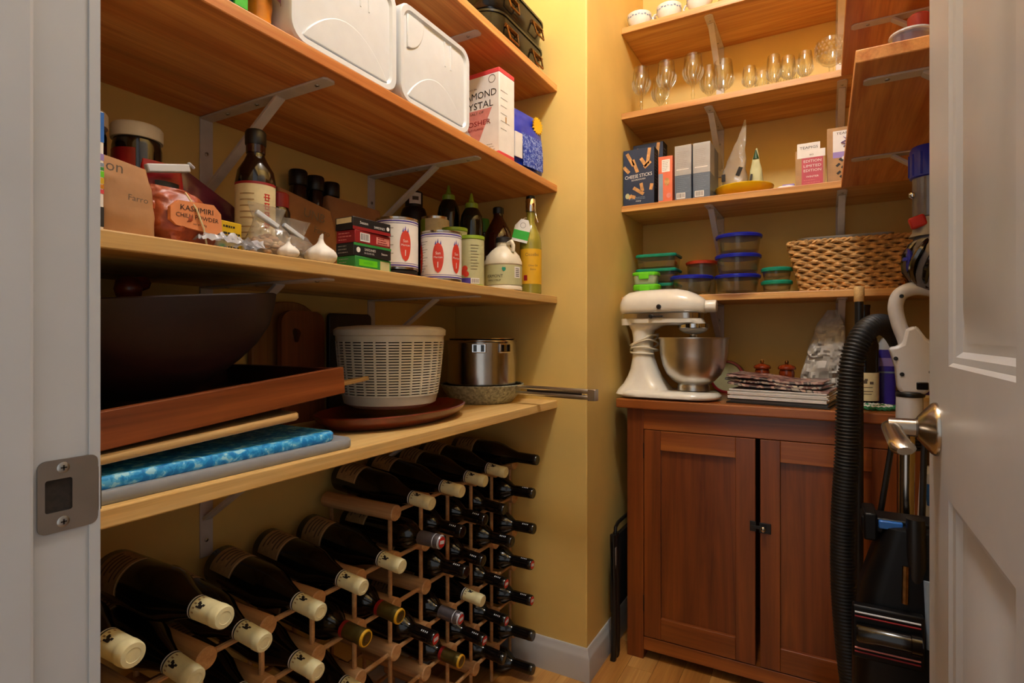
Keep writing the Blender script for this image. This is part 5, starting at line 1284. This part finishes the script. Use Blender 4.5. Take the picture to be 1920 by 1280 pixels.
def magazine(label, z, w, d, dx, dy, rz, mat, curl, seed):
    m_ = MB(mat); n = 14; T = .0065; lo_, hi_ = [], []
    for i in range(n + 1):
        u = i / n - .5; zz = curl * (0.5 - u) ** 2 + .002 * math.sin(u * 9 + seed)
        lo_.append((u * w, zz)); hi_.append((u * w + .002, zz + T))
    m_.prism(lo_ + list(reversed(hi_)), -d / 2, d / 2, 'Y')
    t = thing('magazine', label, 'magazine', (PC[0] + dx, PC[1] + dy, z), RZP + rz, 'magazines on top of the papers'); m_.build('cover', t, smooth=30)
    p = MB('ivory_plastic'); p.prism([(x_ * .985, z_ + .003) for x_, z_ in lo_] + [(x_ * .985, z_ - .0026) for x_, z_ in reversed(hi_)], -d / 2 - .0006, -d / 2 + .004, 'Y'); p.build('page_edges', t, smooth=30)
magazine('glossy magazine directly on the white papers', .8995, .275, .19, .0, .0, R(1), 'magazine_a', .014, 1)
magazine('curled glossy magazine in the middle of the magazine pile', .91, .27, .185, -.008, .006, R(-3), 'magazine_b', .016, 2)
magazine('topmost curled magazine with reddish cover by the mills', .9205, .262, .18, -.012, .004, R(2), 'magazine_a', .018, 3)
# two wooden mills
def mill(label, x, y):
    t = thing('pepper_mill', label, 'mill', (x, y, .854), 0, 'pair of small wooden mills')
    MB('mill_wood').lathe([(.025, 0), (.026, .003), (.026, .02), (.019, .04), (.018, .055), (.023, .072), (.0235, .085), (.021, .094)], 28).build('body', t)
    MB('mill_wood').lathe([(.021, .0945), (.027, .096), (.028, .101), (.024, .107), (.014, .111), (.009, .113)], 28).build('head', t)
    MB('bronze').lathe([(.004, .112), (.0055, .115), (.0062, .12), (.004, .125), (0, .126)], 14).build('knob', t)
mill('wooden mill with brass knob, nearer the mixer', -.184, 2.07); mill('wooden mill with brass knob, nearer the silver bag', -.108, 2.06)
# crumpled silver bag
t = thing('silver_bag', 'crumpled silver foil bag standing behind the magazines', 'bag', (.002, 2.075, .854))
b = MB('silver_foil'); bag(b, [(0, .13, .075, -.006, 0), (.05, .135, .08, -.006, 0), (.13, .12, .07, .002, 0), (.2, .1, .045, .012, 0), (.25, .07, .018, .016, 0), (.287, .03, .006, .02, 0)], n=56, m=9, amp=.018, fr=20, seed=41); b.build('foil_bag', t, smooth=22)
# wine bottle, cartons and knit potholder on the cabinet
t = thing('wine_bottle', 'upright dark wine bottle with cream label behind the hose', 'wine bottle', (.106, 1.975, .854))
MB('bottle_glass').lathe([(.033, .003), (.036, 0), (.037, .004), (.037, .18), (.032, .2), (.018, .225), (.0145, .24), (.0145, .29), (.0155, .292), (.0155, .3), (0, .3)], 36).build('glass', t)
p = MB('label_cream'); p.patch(.0374, -170, 0, .015, .098, 24); p.use('ink_soft')
for a, da, z0, z1 in ((-92, 10, .066, .076), (-86, 6, .074, .08), (-64, 8, .064, .072), (-82, 22, .054, .056), (-78, 20, .042, .044), (-80, 16, .034, .036)): p.patch(.0378, a - da, a + da, z0, z1, 6)
p.build('label', t)
t = thing('cleaner_bottle', 'purple bottle with white shoulder beside the wine bottle', 'bottle', (.165, 2.04, .854))
b = MB('bottle_purple'); b.loft([rr(.05, .04, .014, z, 5) for z in (0, .004, .15)] + [rr(.046, .036, .014, .165, 5)]); b.use('white_plastic').loft([rr(.046, .036, .014, .165, 5), rr(.036, .03, .012, .185, 5), rr(.022, .02, .009, .2, 5)]); b.use('box_bluegrey').loft([rr(.052, .042, .014, .094, 5), rr(.052, .042, .014, .099, 5)]); b.build('bottle', t)
MB('lilac').box(-.018, .02, -.0208, -.02, .115, .14).build('label', t)
t = thing('green_carton', 'pale green carton leaning behind the wine bottle', 'box', (.152, 2.15, .854), R(8))
b = MB('pale_green'); carton(b, .07, .04, .225); b.build('carton', t, bevel=.001); p = MB('grey_mid'); lines(p, -.02, .026, .13, .2, 6, -.0203, 'grey_mid', 3); p.build('print', t, smooth=0)
t = thing('potholder', 'round knitted white and green potholder in front of the wine bottle', 'potholder', (.125, 1.877, .854))
for k in range(5):
    rr_ = .012 + .0095 * k; m_ = MB('yarn_green' if k in (1, 4) else 'yarn_white'); pts = [((rr_ + .0012 * math.sin(q * PI / 2)) * math.cos(q * 2 * PI / 96), (rr_ + .0012 * math.sin(q * PI / 2)) * math.sin(q * 2 * PI / 96), .0075 + .0018 * math.cos(q * PI / 2) - .0006 * k) for q in range(96)]
    m_.tube(pts, .0055, 6, closed=True); m_.build('knit_round', t)
t = thing('white_bottle', 'white bottle with purple label at the right end of the cabinet', 'bottle', (.238, 1.985, .854))
MB('white_plastic').lathe([(.03, 0), (.032, .003), (.032, .12), (.026, .145), (.014, .155), (.014, .175), (0, .176)], 28).build('bottle', t); p = MB('label_purple'); p.patch(.0324, -160, 0, .02, .05, 18); p.use('ink_soft'); p.patch(.0325, -130, -50, .08, .083, 8); p.patch(.0325, -125, -70, .095, .105, 8); p.build('label', t)
t = thing('cream_tin', 'low round cream tin at the right front of the cabinet', 'tin', (.232, 1.885, .854))
MB('ivory_plastic').lathe([(.034, 0), (.036, .002), (.036, .03), (.034, .032)], 30).build('tin_body', t); MB('label_cream').lathe([(.0375, .03), (.0378, .032), (.0378, .04), (.034, .042), (0, .042)], 30).build('lid', t)

# ============================================================ FLOOR-CARE CORNER
# broom handle with wooden tip
t = thing('broom', 'black broom handle with pale wooden tip behind the hose', 'broom', (.08, 1.708, 0))
MB('black_satin').tube([(0, 0, .1), (0, 0, 1.15)], .0105, 10).build('handle', t); MB('beech').lathe([(.0115, 1.15), (.012, 1.152), (.012, 1.186), (.01, 1.19), (0, 1.19)], 16).build('wooden_tip', t)
MB('black_rubber').loft([rr(.22, .035, .012, z, 4) for z in (.0, .07)] + [rr(.1, .03, .012, .11, 4)]).build('brush_head', t)
# upright vacuum with corrugated hose
t = thing('upright_vacuum', 'black upright vacuum cleaner with corrugated hose beside the cabinet', 'vacuum cleaner', (0, 0, 0))
b = MB('vac_black'); cx, cy = .152, 1.292
b.loft([rr(.30, .2, .05, .015, 5, cx, cy - .05), rr(.31, .21, .05, .03, 5, cx, cy - .05), rr(.29, .18, .05, .08, 5, cx, cy - .03), rr(.215, .14, .04, .12, 5, cx, cy), rr(.207, .13, .035, .3, 5, cx, cy), rr(.205, .13, .035, .46, 5, cx, cy), rr(.18, .12, .035, .58, 5, cx, cy), rr(.13, .11, .03, .665, 5, cx, cy), rr(.11, .1, .03, .70, 5, cx, cy), rr(.09, .08, .03, .706, 5, cx, cy)])
b.build('body', t)
fr_ = MB('vac_black'); fr_.box(.062, .20, 1.262, 1.322, .685, .714); fr_.box(.066, .088, 1.25, 1.33, .672, .724); fr_.build('top_clamp', t, bevel=.004)
MB('vac_blue').box(.09, .128, 1.252, 1.262, .697, .712).build('blue_switch', t, bevel=.002)
MB('black_satin').loft([rr(.03, .03, .012, .60, 4, .147, 1.25), rr(.034, .034, .014, .66, 4, .147, 1.246), rr(.028, .03, .012, .725, 4, .146, 1.25)]).build('hose_clip', t)
MB('box_bluegrey').loft([rr(.018, .012, .005, .5, 3, .168, 1.232), rr(.02, .012, .005, .62, 3, .166, 1.236)]).build('bin_window', t)
MB('bronze').tube([(.128, 1.226, .575), (.13, 1.234, .64)], .0055, 8).build('gold_reflection', t)  # bronze bar paints in the gold reflection on the canister
br = MB('black_glossy'); br.M = Matrix.Translation((.052, 1.208, .513)) @ Matrix.Rotation(R(90), 4, 'Y'); br.lathe([(.014, 0), (.0165, .003), (.0165, .082), (.0185, .083), (.0185, .098), (.012, .1)], 24); br.build('brush_roll', t)
for zz, mt_ in ((.548, 'white_plastic'), (.5405, 'box_red'), (.482, 'salt_pink'), (.475, 'box_red')):
    s_ = MB(mt_); s_.tube([(.05, 1.2128, zz), (.15, 1.2128, zz)], .0016, 6); s_.build('trim_line', t)
MB('vac_black').box(.046, .156, 1.214, 1.235, .462, .56).build('brush_housing', t, bevel=.004)
for x0, x1, y0 in ((.098, .118, 1.345), (.168, .172, 1.345)): MB('black_satin').tube([(x0, y0, .69), ((x0 + x1) / 2, y0 + .004, .76), (x1, y0 + .008, .83), (x1 + .002, y0 + .008, .86)], .0055, 8).build('handle_rod', t)
# hose: ribbed tube
def catmull(P, n):
    P = [Vector(p) for p in P]; out = []
    for i in range(len(P) - 1):
        p0, p1, p2, p3 = P[max(i - 1, 0)], P[i], P[i + 1], P[min(i + 2, len(P) - 1)]
        for k in range(n):
            s = k / n; out.append(.5 * ((2 * p1) + (-p0 + p2) * s + (2 * p0 - 5 * p1 + 4 * p2 - p3) * s * s + (-p0 + 3 * p1 - 3 * p2 + p3) * s ** 3))
    out.append(P[-1]); return out
HP = catmull([(.095, 1.36, .1), (.076, 1.385, .19), (.052, 1.398, .32), (.037, 1.4, .5), (.036, 1.4, .66), (.043, 1.4, .8), (.046, 1.4, .92), (.054, 1.404, 1.01), (.076, 1.425, 1.068), (.106, 1.47, 1.086), (.138, 1.52, 1.07), (.162, 1.55, 1.02), (.172, 1.562, .94), (.176, 1.57, .8)], 60)
# resample evenly, 3 samples per rib
seg = [0]
for i in range(1, len(HP)): seg.append(seg[-1] + (HP[i] - HP[i - 1]).length)
pitch = .0074; N = int(seg[-1] / (pitch / 4)); pts = []; rs = []; i = 0
for k in range(N):
    s = seg[-1] * k / (N - 1)
    while i < len(seg) - 2 and seg[i + 1] < s: i += 1
    f = (s - seg[i]) / max(1e-9, seg[i + 1] - seg[i]); p = HP[i].lerp(HP[i + 1], f); pts.append(p)
    deep = .0034 if p.z > .78 or p.y > 1.42 else .0012
    rs.append(.0242 - (deep if k % 4 in (0, 1) else 0))
MB('black_rubber').tube(pts, rs, 20).build('hose', t, smooth=70)
# stick vacuum hanging behind the door edge
t = thing('stick_vacuum', 'grey stick vacuum with blue cap and chrome wand behind the door edge', 'vacuum cleaner', (0, 0, 0))
DY = 1.40
MB('dyson_blue').lathe([(.031, 1.381), (.034, 1.383), (.034, 1.435), (.03, 1.445), (0, 1.447)], 28, (.187, DY, 0)).build('filter_cap', t)
for k in range(12):
    a = 2 * PI * k / 12; MB('dyson_blue').box(.187 + .0335 * math.cos(a) - .002, .187 + .0335 * math.cos(a) + .002, DY + .0335 * math.sin(a) - .002, DY + .0335 * math.sin(a) + .002, 1.386, 1.43).build('cap_rib', t)
MB('dyson_bin').lathe([(.029, 1.3), (.031, 1.302), (.031, 1.381)], 28, (.189, DY, 0)).build('dust_bin', t)
MB('chrome').lathe([(0, -.008), (.0065, -.004), (.0075, 0), (.0065, .004), (0, .008)], 12, (.158, DY - .01, 1.348), False, False).build('catch_button', t)
m_ = MB('red'); m_.M = Matrix.Translation((.163, DY - .022, 1.29)) @ Matrix.Rotation(R(-18), 4, 'Y'); m_.box(-.012, .016, -.009, .009, -.012, .012); m_.build('release_lever', t, bevel=.004)
MB('grey_mid').lathe([(.04, 1.262), (.034, 1.272), (.031, 1.3)], 28, (.192, DY, 0)).build('bin_collar', t)
MB('dyson_bin').lathe([(.018, 1.152), (.036, 1.162), (.048, 1.185), (.0505, 1.212), (.047, 1.24), (.036, 1.262), (.02, 1.268)], 32, (.198, DY, 0)).build('motor_body', t)
for k in range(11):
    a = 2 * PI * k / 11; pts = []
    for q in range(7):
        v = q / 6; rr_ = .026 + .028 * math.sin(PI * v) ** .8; pts.append((.198 + rr_ * math.cos(a + .9 * v), DY + rr_ * math.sin(a + .9 * v), 1.158 + .105 * v))
    MB('smoke_chrome').tube(pts, [.003, .006, .0075, .008, .0075, .006, .003], 8).build('cyclone', t)
m_ = MB('dyson_purple'); m_.M = Matrix.Translation((.149, DY - .012, 1.216)) @ Matrix.Rotation(R(-90), 4, 'Y'); m_.lathe([(.02, -.006), (.0235, -.002), (.0235, .001), (.012, .003)], 24); m_.box(-.003, .003, -.02, .02, .002, .009); m_.build('purple_dial', t)
MB('dyson_grey').tube(catmull([(.235, DY, 1.135), (.2, DY, 1.151), (.165, DY, 1.158), (.139, DY, 1.148), (.13, DY, 1.122), (.136, DY, 1.085), (.147, DY, 1.05), (.151, DY, 1.02)], 8), [.014] * 57, 12).build('grip', t)
b = MB('dyson_grey'); b.prism([(.117, 1.036), (.121, 1.024), (.129, .995), (.132, .957), (.137, .942), (.178, .942), (.192, .957), (.215, .985), (.235, 1.0), (.24, 1.03), (.205, 1.036), (.18, 1.056), (.164, 1.082), (.146, 1.075), (.14, 1.045), (.13, 1.039)], DY - .02, DY + .02, 'Y'); b.build('handle_body', t, bevel=.006, smooth=50)
for x_, z_ in ((.139, 1.142), (.1285, 1.014), (.139, .982), (.187, .988)):
    m_ = MB('black_satin'); m_.M = Matrix.Translation((x_, DY - (.0145 if z_ > 1.1 else .0205), z_)) @ Matrix.Rotation(R(90), 4, 'X'); m_.lathe([(.004, 0), (.0042, .0008), (.002, .001)], 12); m_.build('screw_cap', t)
MB('black_glossy').box(.163, .183, DY - .0225, DY - .019, .952, .967).build('trigger', t, bevel=.003)
MB('black_satin').lathe([(.0245, .935), (.0255, .937), (.0255, .943), (.024, .945)], 28, (.155, DY, 0)).build('seal_ring', t)
MB('dyson_grey').lathe([(.024, .862), (.0245, .864), (.0235, .936)], 28, (.154, DY, 0)).build('wand_collar', t)
m_ = MB('black_glossy'); m_.obox((.143, DY - .024, .872), (.014, .004, .005), (0, R(-24), 0)); m_.obox((.163, DY - .024, .872), (.014, .004, .005), (0, R(24), 0)); m_.build('release_clip', t, bevel=.001)
MB('steel').tube([(.149, DY, .864), (.147, DY, .5), (.146, DY, .06)], .0145, 18).build('wand', t)
MB('black_satin').loft([rr(.2, .045, .015, z, 4, .16, DY + .0) for z in (.0, .03)] + [rr(.06, .04, .012, .065, 4, .15, DY)]).build('floor_head', t)
# white and blue mop body seen beside the door edge
t = thing('steam_mop', 'white steam mop with blue panel beside the door edge', 'mop', (.212, 1.49, 0))
MB('white_plastic').loft([rr(.05, .05, .02, .45, 5), rr(.062, .06, .025, .5, 5), rr(.064, .06, .025, .66, 5, -.002), rr(.05, .05, .02, .765, 5, -.004), rr(.03, .03, .014, .778, 5, -.002)]).build('body', t)
MB('vac_blue').loft([rr(.03, .012, .006, .70, 4, -.006, -.026), rr(.034, .012, .006, .72, 4, -.006, -.028), rr(.03, .012, .006, .745, 4, -.006, -.025)]).build('blue_panel', t)
MB('grey_mid').tube([(0, 0, .06), (0, 0, .46)], .012, 12).build('pole', t); MB('white_plastic').loft([rr(.2, .06, .02, z, 4) for z in (.0, .03)] + [rr(.05, .04, .015, .065, 4)]).build('mop_head', t)
